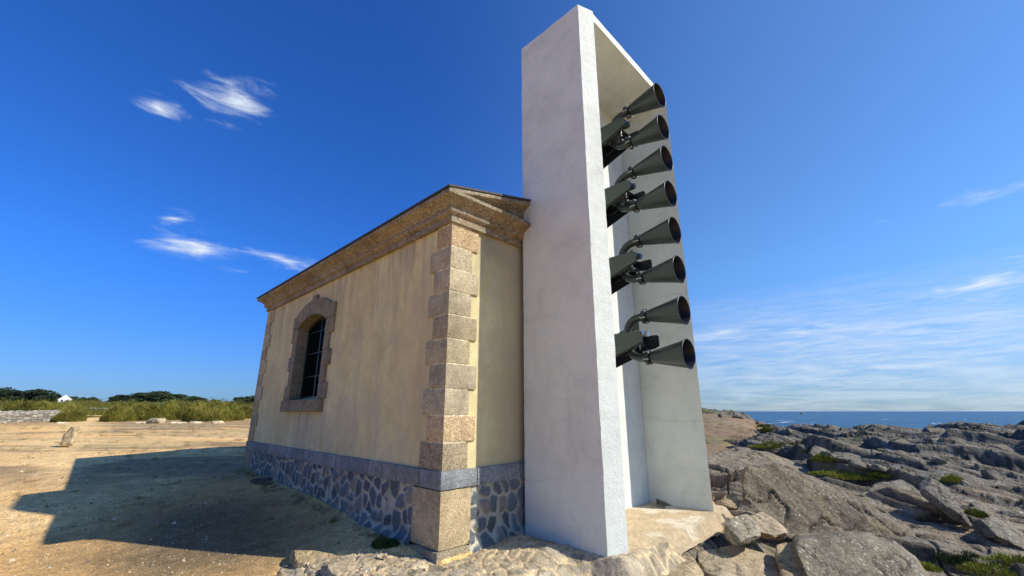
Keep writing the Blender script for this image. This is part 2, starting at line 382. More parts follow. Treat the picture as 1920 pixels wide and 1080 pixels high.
M['straw'] = m_leaf('dry_straw', (.16, .12, .04), (.26, .20, .08), (.20, .19, .06), 1.)
M['darkplant'] = m_leaf('dark_weed', (.03, .05, .015), (.05, .08, .02), (.07, .10, .03), 4.)
# ------------------------------------------------------------------ terrain heights
def lerp_prof(D, pts):
    xs, ys = zip(*pts); return np.interp(D, xs, ys)
def ground_h(x, y, rough=True):
    D = (x+y)*.70711; S = (x-y)*.70711; r = np.hypot(x, y)
    zl = lerp_prof(D, [(-60, -2.5), (-8, -.6), (4, -.24), (6.4, -.215), (7.2, -.19), (8.3, -.04), (9.1, .03), (12.7, .33), (16, .42), (36, .74), (45, .95), (60, 1.35), (75, 1.75), (100, 2.6), (140, 3.3), (230, 4.5), (500, 6), (4000, 8)])
    zc = lerp_prof(D, [(-8, -.6), (2, -.35), (3.6, -.16), (4.6, -.07), (5.6, -.02), (7, -.04), (12, .1), (40, .6), (80, 1.6), (4000, 3)])
    b = np.where(D > .5, S/np.maximum(D, .5), 9.)
    zr = lerp_prof(D, [(-60, -7), (-10, -2.2), (2, -.95), (4, -.62), (6, -.5), (8, -.48), (12, -.34), (16, -.12), (24, .05), (30, .2), (40, .45), (58, 1.0), (80, 1.72), (95, 1.2), (140, -9), (4000, -30)])
    low = lerp_prof(D, [(-60, -7), (-10, -2.2), (2, -.95), (4, -.66), (6, -.6), (8, -.58), (12, -.48), (16, -.32), (24, -.22), (30, -.12), (38, -.15), (50, -.8), (70, -3), (110, -9), (4000, -30)])
    k = sstep(.46, .62, b+.03*np.sin(D*.2)); zr = zr*(1-k)+low*k
    z = zl; a = sstep(-2.9, -1.5, S+ .12*(D-6)); a2 = sstep(.4, 1.5, S-.45*(D-6)*(D < 30)-.0*D)
    b_land = sstep(.30, .38, b)
    a2 = np.where(D > 12, b_land, a2*(D < 12)); a = np.where(D > 12, sstep(-.2, .3, b), a)
    z = zl*(1-a)+zc*a; z = z*(1-a2)+zr*a2
    # against the long wall the ground lies a little higher
    tz = np.interp(y, [4.6, 6, 8, 12.8], [-.02, .03, .14, .27]); dw = np.abs(3.39-x); inw = sstep(3.5, 4.7, y)*(1-sstep(13, 14, y))
    kw = np.where(x > 3.39, 1., np.exp(-dw/.45))*inw*(x < 9.6); z = z*(1-kw)+np.minimum(tz, z*0+tz)*kw
    # below the tower slab
    ks = sstep(4.4, 4.8, x)*(1-sstep(8.1, 8.7, x))*sstep(2.5, 3.05, y)*(1-sstep(4.8, 5.2, y)); z = z*(1-ks)+(-.12)*ks
    if rough:
        f = np.clip(r/30, .3, 3)
        z = z+.018*fbm(x*.9, y*.9, o=4, seed=3)*f*1.6+.016*fbm(x*3.3, y*3.3, o=5, g=.62, seed=5)*np.clip(f, .3, 1.5)
    return z
def apron_sd(x, y):
    """signed distance to the edge of the mortared apron"""
    poly = [(1.75, 5.2), (2.25, 6.35), (2.75, 5.75), (3.34, 4.95), (3.42, 4.56), (3.9, 4.57), (4.83, 4.5), (4.9, 3.22), (5.2, 3.2), (5.9, 3.12), (6.1, 2.4), (5.2, 1.7), (4, 2), (2.2, 3.4)]
    dmin = np.full(x.shape, 9.); ins = np.zeros(x.shape, bool)
    for i in range(len(poly)):
        ax, ay = poly[i]; bx, by = poly[(i+1) % len(poly)]; ex, ey = bx-ax, by-ay; t = np.clip(((x-ax)*ex+(y-ay)*ey)/(ex*ex+ey*ey), 0, 1)
        dmin = np.minimum(dmin, np.hypot(x-ax-t*ex, y-ay-t*ey)); cr = ((ay > y) != (by > y)) & (x < (bx-ax)*(y-ay)/(by-ay+1e-9)+ax); ins ^= cr
    return np.where(ins, dmin, -dmin)
def rock_amount(x, y):
    """where bedrock shows"""
    D = (x+y)*.70711; S = (x-y)*.70711; b = np.where(D > .5, S/np.maximum(D, .5), 9.)
    w = sstep(.42, .60, b+.10*fbm(x*.25, y*.25, o=4, seed=21)+.0008*D)
    far = sstep(.38, .50, b+.08*fbm(x*.15, y*.15, o=3, seed=22))*(1-sstep(14, 24, D)); w = np.maximum(w, far)
    top = sstep(60, 72, D)*sstep(.3, .36, b); w = np.maximum(w, top)
    brown = sstep(24, 30, D)*(1-sstep(60, 68, D))*(1-sstep(.52, .60, b+.10*fbm(x*.12, y*.12, o=4, seed=9))); w = w*(1-brown)
    near = 1-sstep(4.2, 5.6, S-.15*(D-5)); w = np.where(D < 9, np.maximum(w, sstep(1.6, 2.3, S+.2*fbm(x, y, o=3, seed=24))), w)
    return w
def bedrock_h(x, y):
    D = (x+y)*.70711; S = (x-y)*.70711
    xw = x+.45*fbm(x*.22, y*.22, o=3, seed=31); yw = y+.45*fbm(x*.22+9, y*.22, o=3, seed=32)
    Dw = (xw+yw)*.70711; Sw = (xw-yw)*.70711
    u = Sw*.78-Dw*.62; v = Sw*.62+Dw*.78
    out = ground_h(x, y, False); shade = 0
    fall = 1-sstep(60, 110, D)
    tot = 0; crack = 0; tone = 0
    for k_, (lu, lv, A, su, sv, sd) in enumerate([(4.6, 2.0, .24, .13, .04, 41), (2.3, .85, .11, .11, .07, 51), (1.1, .36, .035, .08, .08, 61)]):
        A1, A2 = voronoi2(u/lu, v/lv, sd, .8); ID = A1[1]; e = A2[0]-A1[0]
        def plane(c):
            t1 = (c[1]*97.3) % 1.; return (c[1]-.45)*A*1.5-(u-c[2]*lu)*su*(.5+1.1*t1)-(v-c[3]*lv)*sv*(.3+1.5*t1)
        wr = np.maximum([.05, .07, .10][k_], .015*D/[2., .85, .36][k_]); wdt = wr*.5; bl = .5+.5*sstep(0, wr, e); zz = plane(A1)*bl+plane(A2)*(1-bl)
        zz = zz-A*.16*(1-sstep(0, wdt, e))
        tot = tot+zz; tone = tone+(ID-.5)*(.22 if A > .1 else .12); crack = np.maximum(crack, (1-sstep(0, wdt, e))*(.7 if A > .1 else .35))
    f = sstep(2.5, 7, D); tot = tot*(.40+.60*sstep(8, 15, D))-.12*(1-sstep(9, 12, D))
    z = out+tot+.05+.05*fbm(x*.5, y*.5, o=4, seed=35)+.030*fbm(u*.5, v*3.2, o=5, g=.6, seed=36)+.022*fbm(x*2.6, y*2.6, o=5, g=.62, seed=38)+.006*fbm(x*11, y*11, o=3, g=.65, seed=37)
    for (fu, fv, dep, sd) in [(.16, 1.1, .11, 91), (.4, 2.6, .05, 95)]:
        gq = np.abs(fbm(u*fu, v*fv, o=3, g=.5, seed=sd)); lw = .035+.0012*D; gm = 1-sstep(0, lw, gq); tot_on = sstep(5, 8, D)
        z = z-dep*gm*(.5+.5*tot_on); crack = np.maximum(crack, gm*.85)
    jq = np.abs(fbm(u*.9, v*.22, o=3, g=.5, seed=97)); gm = (1-sstep(0, .03+.001*D, jq))*sstep(-.1, .2, fbm(x*.3, y*.3, o=2, seed=98)); z = z-.06*gm; crack = np.maximum(crack, gm*.8)
    # a higher ledge at the far right that hides the shore behind
    b = np.where(D > .5, S/np.maximum(D, .5), 0)
    z = z+.24*sstep(15, 26, D)*(1-sstep(32, 40, D))+.40*sstep(13, 20, D)*(1-sstep(28, 36, D))*sstep(.86, .98, b)
    w = rock_amount(x, y); z = z-(1-w)*(.5+.5*sstep(10, 30, D))
    return z, tone, crack, w

def polar_sheet(name, th, rr, hfun, mat, col):
    T, RR = np.meshgrid(th, rr, indexing='ij'); x = RR*np.sin(T); y = RR*np.cos(T)
    res = hfun(x, y); z, c = res
    V = np.stack([x, y, z], -1).reshape(-1, 3); F = grid_faces(len(th), len(rr))[:, ::-1]
    return mobj(name, V, F, mat, None, (0, 0, 0), True, c.reshape(-1, 3))
def geo(a, b, n): return a*(b/a)**(np.arange(n)/(n-1.))
C_ = lambda *a: np.array(a)
def ground_fun(x, y):
    z = ground_h(x, y); D = (x+y)*.70711; S = (x-y)*.70711; b = np.where(D > .5, S/np.maximum(D, .5), 9.)
    z = z-.22*sstep(-.05, .25, apron_sd(x, y))-.5*sstep(.25, .75, rock_amount(x, y))*(D > 3)*(S > 1)
    n1 = fbm(x*.35, y*.35, o=5, seed=71)[..., None]; n2 = fbm(x*.22, y*1.1, o=5, seed=72)
    sand = C_(.80, .47, .165); pale = C_(.86, .57, .24); brown = C_(.35, .225, .105); straw = C_(.47, .37, .17); earth = C_(.25, .165, .09)
    c = sand+(pale-sand)*np.clip(n1*1.6+.2, 0, 1)
    far = sstep(8, 12, D)
    # streaks of dead grass and packed earth lying across the sand
    st = fbm((x-y)*.16, (x+y)*.62, o=5, g=.6, seed=73); k = sstep(-.06, .16, st)*far*.95
    c = c+(brown*1.05-c)*k[..., None]
    k2 = sstep(.05, .3, fbm((x-y)*.10+5, (x+y)*.35, o=4, seed=74))*sstep(12, 16, D)*.6; c = c+(straw-c)*k2[..., None]
    edge = sstep(26, 34, D+4*fbm(x*.1, y*.1, o=3, seed=75))
    pth = np.exp(-((b+.96+.02*np.sin(D*.1))/.05)**2)+.8*np.exp(-((D-24-6*b)/1.8)**2)
    c = c+(brown-c)*(edge*(1-np.clip(pth, 0, 1))*.75)[..., None]; c = c+(pale*1.05-c)*(np.clip(pth, 0, 1)*far*.7)[..., None]
    # soil darkened beside the long wall: the building's shadow put into the colour
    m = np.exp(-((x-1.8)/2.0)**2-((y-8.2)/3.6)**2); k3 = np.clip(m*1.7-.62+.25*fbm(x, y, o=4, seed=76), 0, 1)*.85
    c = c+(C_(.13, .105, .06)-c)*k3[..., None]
    r = sstep(.30, .42, b)*sstep(12, 20, D); c = c+(earth*1.05+.06*n1-c)*r[..., None]
    red = sstep(.0, .3, fbm(x*.08, y*.08, o=4, seed=77))*r; c = c+(C_(.24, .15, .09)-c)*(red*.6)[..., None]
    c = c+(C_(.20, .17, .07)-c)*(r*sstep(.15, .4, fbm(x*.3, y*.3, o=4, seed=78))*.7)[..., None]
    fld = sstep(36, 60, D)*(1-sstep(.1, .3, b)); c = c+(C_(.15, .15, .045)-c)*(fld*(1-np.clip(pth, 0, 1)))[..., None]
    # small stones and clods
    n3 = fbm(x*9, y*9, o=3, g=.6, seed=79)[..., None]; c = c*(1+.26*n3); sp = sstep(.34, .5, fbm(x*13, y*13, o=3, g=.7, seed=84))[..., None]; c = c*(1-.25*sp)
    return z, np.clip(c, .01, 1)
th = np.concatenate([np.linspace(R(-180), R(-26), 120, endpoint=False), np.linspace(R(-26), R(112), 1150, endpoint=False), np.linspace(R(112), R(180), 50)])
rr = np.concatenate([[.02, .5, 1.2, 2], geo(2.6, 90, 700), geo(93, 4000, 60)])
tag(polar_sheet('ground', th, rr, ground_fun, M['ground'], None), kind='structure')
def rock_fun(x, y):
    z, tone, crack, w = bedrock_h(x, y); D = (x+y)*.70711
    n = fbm(x*.5, y*.5, o=4, seed=81); n2 = fbm(x*2.5, y*2.5, o=4, seed=82)
    g = C_(.225, .195, .14); warm = C_(.33, .26, .165)
    c = g+(warm-g)*(sstep(-.1, .4, n)*.55+.6*(1-sstep(9, 16, D+2*n)))[..., None]
    c = c*(1+.55*tone+.25*n2)[..., None]
    c = c+(C_(.035, .033, .03)-c)*(np.clip(crack*1.1, 0, .9))[..., None]; lc = sstep(.16, .30, fbm(x*4, y*4, o=4, g=.6, seed=86)); c = c+(C_(.33, .32, .27)-c)*(lc*.45)[..., None]
    moss = sstep(.22, .40, fbm(x*.45, y*.45, o=4, seed=83))*sstep(.3, .9, crack+.35*n2)
    c = c+(C_(.17, .18, .05)-c)*(moss*.8)[..., None]
    return z, np.clip(c, .01, 1)
tag(polar_sheet('bedrock', np.linspace(R(62), R(122), 1150), np.concatenate([geo(4.6, 40, 820), geo(40.2, 135, 160)]), rock_fun, M['bedrock'], None), kind='structure')

# sea, out to the horizon
def make_sea():
    m, t, p, v = new_mat('sea_water')
    n = t.noise(t.mapping(v, (.02, .05, 1), (0, 0, R(45))), 1., 6, .6)
    c = t.ramp(n, [(.3, (.010, .055, .11)), (.6, (.018, .095, .16)), (.8, (.03, .14, .19))])
    chop = t.noise(t.mapping(v, (.25, .6, 1), (0, 0, R(45))), 1., 8, .7)
    g = t.node('ShaderNodeNewGeometry'); sp = t.node('ShaderNodeSeparateXYZ'); t.put(sp.inputs[0], g.outputs['Position'])
    D = t.math('MULTIPLY', t.math('ADD', sp.outputs[0], sp.outputs[1]), .70711)
    ln = t.noise(t.mapping(v, (.008, .10, 1), (0, 0, R(45))), 1., 8, .68)
    near = t.ramp(t.math('DIVIDE', D, 1200.), [(.20, 1.), (.60, .12)])
    foam = t.math('MULTIPLY', t.ramp(ln, [(.60, 0.), (.66, 1.)]), near); caps = t.ramp(t.noise(t.mapping(v, (.05, .3, 1), (0, 0, R(45))), 1., 7, .75), [(.70, 0.), (.74, .8)])
    c = t.mix(t.math('MAXIMUM', foam, caps), c, (.75, .8, .82))
    t.put(p.inputs['Base Color'], c); p.inputs['Roughness'].default_value = .38; p.inputs['Specular IOR Level'].default_value = .25
    bump(t, p, chop, .8, .5)
    V = []; n = 96; rings = [2, 60, 200, 1000, 5000, 40000]
    for r in rings: V += [(r*math.cos(2*math.pi*k/n), r*math.sin(2*math.pi*k/n), -6.) for k in range(n)]
    F = [(i*n+k, i*n+(k+1) % n, (i+1)*n+(k+1) % n, (i+1)*n+k) for i in range(len(rings)-1) for k in range(n)]
    F = [f[::-1] for f in F]
    tag(mobj('sea', V, F, m, None, (0, 0, -6)), kind='structure')
    o = COL.objects['sea']; bm = bmesh.new(); bm.from_mesh(o.data); bmesh.ops.recalc_face_normals(bm, faces=bm.faces)
    if bm.faces[:][0].normal.z < 0: bmesh.ops.reverse_faces(bm, faces=bm.faces)
    bm.to_mesh(o.data); bm.free()
make_sea()

# ------------------------------------------------------------------ the signal building
X0, Y0, X1, Y1 = 3.39, 4.60, 9.49, 12.80
ZP, ZB, ZC, ZT = .68, .89, 4.21, 4.56       # top of plinth, of band, of wall, of cornice
bld = thing('signal_building', (X0, Y0, 0), 'low cream rendered stone building with granite corner blocks beside the white tower', 'building')
def wall_mesh():
    mb = MB(); r = .03; xs = X0+r; a, b, c, d = 8.6, 10.35, 1.72, 3.70
    for (y0, y1, z0, z1) in [(Y0+r, a, .8, 4.4), (b, Y1-r, .8, 4.4), (a, b, .8, c), (a, b, d, 4.4)]:
        mb.box(xs, xs+.4, y0, y1, z0, z1)
    mb.box(xs+.4, X1-r, Y0+r, Y0+r+.4, .8, 4.4); mb.box(xs+.4, X1-r, Y1-r-.4, Y1-r, .8, 4.4); mb.box(X1-r-.4, X1-r, Y0+r+.4, Y1-r-.4, .8, 4.4)
    mb.prism([(X0+.1, 4.41), (X1-.1, 4.41), (6.44, 5.2)], 'y', Y0+.06, Y0+.3); mb.prism([(X0+.1, 4.41), (X1-.1, 4.41), (6.44, 5.2)], 'y', Y1-.3, Y1-.06)
    return mb
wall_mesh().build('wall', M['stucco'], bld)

def relief(name, P0, U, W, Nrm, L, z0, z1, parent, seed):
    """rubble stones with raised mortar on a wall face: P0 start, U along, Nrm outward"""
    nu, nz = int(L/.016), int((z1-z0)/.016); u, z = np.meshgrid(np.linspace(0, L, nu), np.linspace(z0, z1, nz), indexing='ij')
    uw = u+.05*fbm(u*4, z*4, o=3, seed=seed+1); zw = z+.05*fbm(u*4+7, z*4, o=3, seed=seed+2)
    F1, F2, ID, CX, CY = voronoi((uw+.22*zw)/.185, (zw-.12*uw)/.215, seed, .95)
    e = F2-F1; st = sstep(.14, .24, e+.10*fbm(u*14, z*14, o=3, seed=seed+4))
    h = .026*st*(.5+ID)+.018*st*fbm(u*12, z*12, o=4, seed=seed+3)+.01*fbm(u*45, z*45, o=2, seed=seed+8)
    h += .15*(1-sstep(-.25, .13+.05*0, z+.07*fbm(u*2.5, z*0, o=3, seed=seed+5)))+.02*(1-sstep(.02, .12, z))
    dark = C_(.12, .14, .145); c = dark+(C_(.20, .165, .13)-dark)*(ID > .82)[..., None]*.8; c = c*(.7+.65*ID)[..., None]
    mort = C_(.47, .42, .31)*(1+.2*fbm(u*6, z*6, o=3, seed=seed+6))[..., None]
    c = mort+(c-mort)*st[..., None]
    P = np.array(P0)+u[..., None]*np.array(U)+z[..., None]*np.array([0, 0, 1.])+h[..., None]*np.array(Nrm)
    F = grid_faces(nu, nz); o = mobj(name, P.reshape(-1, 3), F, M['rubble'], parent, None, True, c.reshape(-1, 3))
    bm = bmesh.new(); bm.from_mesh(o.data); bm.faces.ensure_lookup_table(); 
    if bm.faces[0].normal.dot(Vector(Nrm)) < 0: bmesh.ops.reverse_faces(bm, faces=bm.faces)
    bm.to_mesh(o.data); bm.free(); return o
relief('plinth', (X0+.02, Y0+.57, 0), (0, 1, 0), None, (-1, 0, 0), Y1-Y0-.97, -.6, ZP, bld, 101)
relief('plinth', (X0+.445, Y0+.02, 0), (1, 0, 0), None, (0, -1, 0), 1.5, -.6, ZP, bld, 131)
mb = MB(); mb.box(X0+.08, X1-.08, Y0+.08, Y1-.08, -.6, ZP); mb.build('plinth_core', M['rubble'], bld)

def vary(c=1., s=.16): k = c*(1+random.uniform(-s, s)); w = random.uniform(-.05, .06); return (k*(1+w), k, k*(1-w*1.3))
MORT = (1.45, 1.5, 1.5)
mb = MB(); mb.box(X0+.005, X1, Y0+.005, Y1, ZP+.004, ZB-.004, MORT)     # mortar bed of the band
y = Y0-.02; first = True
while y < Y1:
    L = .47 if first else random.uniform(.36, .66); y2 = min(y+L, Y1+.02)
    if first: mb.box(X0-.02, X0+.55, y, y2, ZP, ZB, vary(1.0), .008)
    else: mb.box(X0-.02+random.uniform(0, .006), X0+.2, y, y2, ZP+random.uniform(0, .006), ZB-random.uniform(0, .005), vary(.95), .008)
    y = y2+.014; first = False
x = X0+.564
for L in (.80, .65, .7, .7, .7, .7, .7, .7):
    mb.box(x, min(x+L, X1), Y0-.02+.003, Y0+.2, ZP, ZB, vary(.9), .008); x += L+.014
mb.build('stone_band', M['bluestone'], bld, angle=.7)
def quoins(cx, cy, sx, sy, k0=0):
    mb = MB(); n = 10; h = (ZC-ZB-.03)/n
    def bx(ex, ey, z0, z1, col, ins=0., ch=.007):
        xa, xb = sorted((cx+sx*ins, cx+sx*ex)); ya, yb = sorted((cy+sy*ins, cy+sy*ey)); mb.box(xa, xb, ya, yb, z0, z1, col, ch)
    bx(.37, .34, ZB+.004, ZC, MORT, .008, 0)
    for i in range(n):
        wide = (i+k0) % 2 == 0; z0 = ZB+.008+i*h; j = random.uniform(-.02, .02)
        tone = [(.86, .82, .78), (1.0, 1.0, 1.0), (.95, .95, .94), (1.02, .86, .72), (1.05, 1.05, 1.04), (.92, .88, .84), (1.02, 1.0, .98), (1.06, .93, .80), (1.0, .98, .93), (1.0, .98, .95)][(i*7+k0*3) % 10]
        kk = random.uniform(.88, 1.1); tone = tuple(t*kk for t in tone)
        bx((.40 if wide else .515)+j*.5, (.507 if wide else .37)+j, z0, z0+h-.018, tone, random.uniform(0, .004))
    return mb
quoins(X0, Y0, 1, 1).build('corner_quoins', M['granite'], bld, angle=.7)
quoins(X0, Y1, 1, -1, 1).build('corner_quoins', M['granite'], bld, angle=.7)
quoins(X1, Y0, -1, 1, 1).build('corner_quoins', M['granite'], bld, angle=.7)
mb = MB(); mb.box(X0-.012, X0+.465, Y0-.012, Y0+.59, .03, ZP-.012, (1.08, .98, .86), .012); mb.build('corner_stone', M['granite'], bld, angle=.7)
mb = MB(); mb.box(X0-.06, X0+.44, Y0-.05, Y0+.50, -.5, .025, (.7, .68, .66), .03); mb.build('footing_stone', M['granite'], bld, angle=.7)
mb = MB(); mb.box(X0-.012, X0+.4, Y1-.45, Y1+.012, -.1, ZP-.012, (.7, .66, .6), .015); mb.build('corner_stone', M['granite'], bld, angle=.7)

# cornice, block by block, mitred at the corners
PROF = [(-.08, 4.20), (.035, 4.20), (.035, 4.305), (.06, 4.312), (.085, 4.33), (.098, 4.355), (.098, 4.375), (.09, 4.395), (.098, 4.41), (.12, 4.43), (.15, 4.452), (.19, 4.475), (.235, 4.50), (.25, 4.51), (.25, 4.56), (-.08, 4.56)]
def sweep(mb, fn0, fn1, col):
    a = [fn0(e, z) for e, z in PROF]; b = [fn1(e, z) for e, z in PROF]; n = len(PROF)
    mb.add(a+b, [tuple(range(n)), tuple(range(2*n-1, n-1, -1))]+[(i, (i+1) % n, (i+1) % n+n, i+n) for i in range(n)], col)
mb = MB(); y = Y0; i = 0
while y < Y1-.01:
    y2 = min(y+random.uniform(.85, 1.25), Y1)
    if Y1-y2 < .5: y2 = Y1
    fa = (lambda e, z, y=y: (X0-e, Y0-e if y == Y0 else y+.004, z)); fb = (lambda e, z, y2=y2: (X0-e, Y1+e if y2 == Y1 else y2-.004, z))
    sweep(mb, fa, fb, vary(1., .12)); y = y2
XT = 4.783
sweep(mb, lambda e, z: (X0-e, Y0-e, z), lambda e, z: (4.02, Y0-e, z), vary(1.15, .05)); sweep(mb, lambda e, z: (4.028, Y0-e, z), lambda e, z: (XT, Y0-e, z), vary(.95, .05))
sweep(mb, lambda e, z: (X0-e, Y1+e, z), lambda e, z: (X1+e, Y1+e, z), vary()); sweep(mb, lambda e, z: (X1+e, Y1+e, z), lambda e, z: (X1+e, Y0-e, z), vary()); sweep(mb, lambda e, z: (X1+e, Y0-e, z), lambda e, z: (8.10, Y0-e, z), vary())
mb.box(X0+.04, X1-.04, Y0+.05, Y1-.05, 4.38, 4.55)
mb.build('cornice', M['cornice'], bld, angle=.6)
SL = .226
mb = MB(); rk = lambda x, e, z: (x, Y0-e+.004, z+SL*(x-(X0-.25))+.003)
sweep(mb, lambda e, z: rk(X0-e, e, z), lambda e, z: rk(3.98, e, z), vary(1.1, .03)); sweep(mb, lambda e, z: rk(3.986, e, z), lambda e, z: rk(XT, e, z), vary(1., .03))
mb.build('raking_cornice', M['cornice'], bld, angle=.6); mb = MB()
rk2 = lambda x, e, z: (x, Y0-e+.004, z+SL*((X1+.25)-x)+.003)
sweep(mb, lambda e, z: rk2(X1+e, e, z), lambda e, z: rk2(8.10, e, z), vary())
mb.build('raking_cornice', M['cornice'], bld, angle=.6)
def roof():
    mb = MB(); e = .235; a = X0-e-.03; zb = ZT+.012; ya, yb = Y0-.262, Y1+.27
    apex = zb+SL*(6.44-(X0-.25)); b = X1+e+.03
    mb.prism([(a, zb), (6.44, apex), (b, zb), (b, zb+.03), (6.44, apex+.032), (a, zb+.03)], 'y', Y0-.02, yb, (1, 1, 1))
    for xa, xb2 in ((a, XT), (8.10, b)):
        f = lambda x: zb+SL*((x-a) if x < 6.44 else (b-x))
        mb.prism([(xa, f(xa)), (xb2, f(xb2)), (xb2, f(xb2)+.03), (xa, f(xa)+.03)], 'y', ya, Y0-.02)
    return mb
roof().build('roof', M['slate'], bld)

# window with its granite surround
def window():
    fr = MB(); y0, y1, z0, zs, top = 8.71, 10.23, 1.83, 3.41, 3.61
    half = (y1-y0)/2; ris = top-zs; Rr = (half*half+ris*ris)/(2*ris); yc = (y0+y1)/2; zc = top-Rr
    mb = MB(); out = X0-.012; dep = X0+.42
    for side in (0, 1):
        n = 5; h = (zs-z0)/n
        for i in range(n):
            w = .24 if (i % 2) else .37
            if side == 0: mb.box(out, dep, y0-w, y0, z0+i*h, z0+(i+1)*h-.01, vary(.52, .08), .006)  # surround stone darkened: shade of the deep reveal put into its colour
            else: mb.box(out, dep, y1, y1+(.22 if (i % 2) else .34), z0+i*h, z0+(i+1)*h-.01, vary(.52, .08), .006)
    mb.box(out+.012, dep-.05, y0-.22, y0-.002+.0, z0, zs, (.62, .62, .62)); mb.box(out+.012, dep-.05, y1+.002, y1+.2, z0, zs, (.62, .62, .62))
    a0 = math.asin(half/Rr); nv = 5; ro = Rr+.34
    for i in range(nv):
        ta = -a0+2*a0*i/nv+.004; tb = -a0+2*a0*(i+1)/nv-.004; k = 4; P = []
        if i == 0: P += [(y0-.37, zs+.004)]
        ts = [ta+(tb-ta)*j/k for j in range(k+1)]
        inner = [(yc+Rr*math.sin(t), zc+Rr*math.cos(t)) for t in ts]
        outer = [(yc+ro*math.sin(t), zc+ro*math.cos(t)) for t in reversed(ts)]
        if i == 0: poly = inner+outer+[(y0-.37, 3.70), (y0-.37, zs+.004)]
        elif i == nv-1: poly = inner+[(y1+.34, zs+.004), (y1+.34, 3.66)]+outer
        else: poly = inner+outer
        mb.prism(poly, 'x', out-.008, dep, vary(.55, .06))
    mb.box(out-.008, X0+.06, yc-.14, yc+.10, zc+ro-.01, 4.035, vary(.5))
    s = MB(); s.box(X0-.075, X0+.45, 8.44, 10.50, 1.585, 1.823, (.55, .53, .50), .012)
    # casement
    f = MB(); xa, xb = X0+.22, X0+.27
    ys = [yc+Rr*math.sin(-a0+2*a0*j/12) for j in range(13)]; zs_ = [zc+Rr*math.cos(-a0+2*a0*j/12) for j in range(13)]
    ring_o = [(y0, z0)]+list(zip(ys, zs_))+[(y1, z0)]; w = .07
    ring_i = [(y0+w, z0+w)]+[(yc+(yy-yc)*(half-w)/half, zz-w) for yy, zz in zip(ys, zs_)]+[(y1-w, z0+w)]
    n = len(ring_o)
    for i in range(n):
        j = (i+1) % n; f.prism([ring_o[i], ring_o[j], ring_i[j], ring_i[i]], 'x', xa, xb)
    f.box(xa-.004, xb+.01, yc-.022, yc+.022, z0+w, top-.05)
    for zz in (2.32, 2.82, 3.30):
        f.box(xa+.006, xb, y0+w, yc-.035, zz-.010, zz+.010); f.box(xa+.006, xb, yc+.035, y1-w, zz-.010, zz+.010)
    g = MB(); g.prism([(y0+.01, z0+.01)]+[(a, b-.01) for a, b in zip(ys, zs_)]+[(y1-.01, z0+.01)], 'x', X0+.255, X0+.261)
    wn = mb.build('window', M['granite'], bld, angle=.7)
    s.build('sill', M['granite'], wn, angle=.7); f.build('frame', M['greenframe'], wn)
    rl = MB(); rl.box(xa-.06, xa-.006, y0+.004, y1-.004, z0+.001, z0+.03); rl.build('bottom_rail', M['greenrail'], wn)
    g.build('glass', M['glass'], wn)
window()

# ------------------------------------------------------------------ the white tower
tower = thing('concrete_tower', (4.79, 3.2, 0), 'tall white painted concrete slab tower, open fronted, holding stacked black fog horns', 'tower')
def rough_prism(poly, z0, z1, res=.05, amp=.005, seed=5, zres=None):
    zres = zres or res; per = []
    n = len(poly)
    for i in range(n):
        a = np.array(poly[i]); b = np.array(poly[(i+1) % n]); k = max(1, int(np.linalg.norm(b-a)/res))
        per += [a+(b-a)*j/k for j in range(k)]
    per = np.array(per); nz = max(2, int((z1-z0)/zres)+1); Z = np.linspace(z0, z1, nz); m = len(per)
    V = np.concatenate([np.c_[per, np.full(m, z)] for z in Z])
    V[:, 0] += amp*fbm(V[:, 0]*3, V[:, 1]*3, V[:, 2]*5, o=4, g=.7, seed=seed); V[:, 1] += amp*fbm(V[:, 0]*3+50, V[:, 1]*3, V[:, 2]*5, o=4, g=.7, seed=seed)
    k1 = (V[:, 2] > z1-1e-6); V[k1, 2] += amp*fbm(V[k1, 0]*6, V[k1, 1]*6, 0, o=3, seed=seed+9)
    F = [(i*m+j, i*m+(j+1) % m, (i+1)*m+(j+1) % m, (i+1)*m+j) for i in range(nz-1) for j in range(m)]
    F += [tuple(range(m-1, -1, -1)), tuple(range((nz-1)*m, nz*m))]
    mb = MB(); mb.v = [tuple(v) for v in V]; mb.f = F; mb.c = [(1, 1, 1)]*len(V); return mb
LEFT = [(4.785, 4.53), (4.785, 3.215), (5.07, 3.11), (5.07, 4.532)]
RIGHT = [(7.90, 4.532), (7.93, 3.20), (8.075, 3.265), (8.09, 4.53)]
rough_prism(LEFT, -.15, 8.2, .035, .009, 5, .035).build('side_wall', M['white'], tower, angle=.6)
rough_prism(RIGHT, -.15, 8.2, .05, .007, 7, .05).build('side_wall', M['white'], tower, angle=.6)
rough_prism([(5.072, 4.33), (7.898, 4.33), (7.898, 4.528), (5.072, 4.528)], -.15, 8.198, .12, .004, 9, .12).build('back_wall', M['white'], tower, angle=.6)
rough_prism([(5.072, 3.135), (7.925, 3.205), (7.9, 4.328), (5.072, 4.328)], 8.045, 8.196, .06, .006, 11, .07).build('roof_slab', M['white'], tower, angle=.6)
mb = MB()
mb.prism([(5.25, 8.19), (5.82, 8.19), (5.82, 8.213), (5.6, 8.222), (5.45, 8.21), (5.38, 8.225), (5.25, 8.214)], 'y', 3.16, 3.175)
mb.build('edge_flashing', M['slate'], tower)
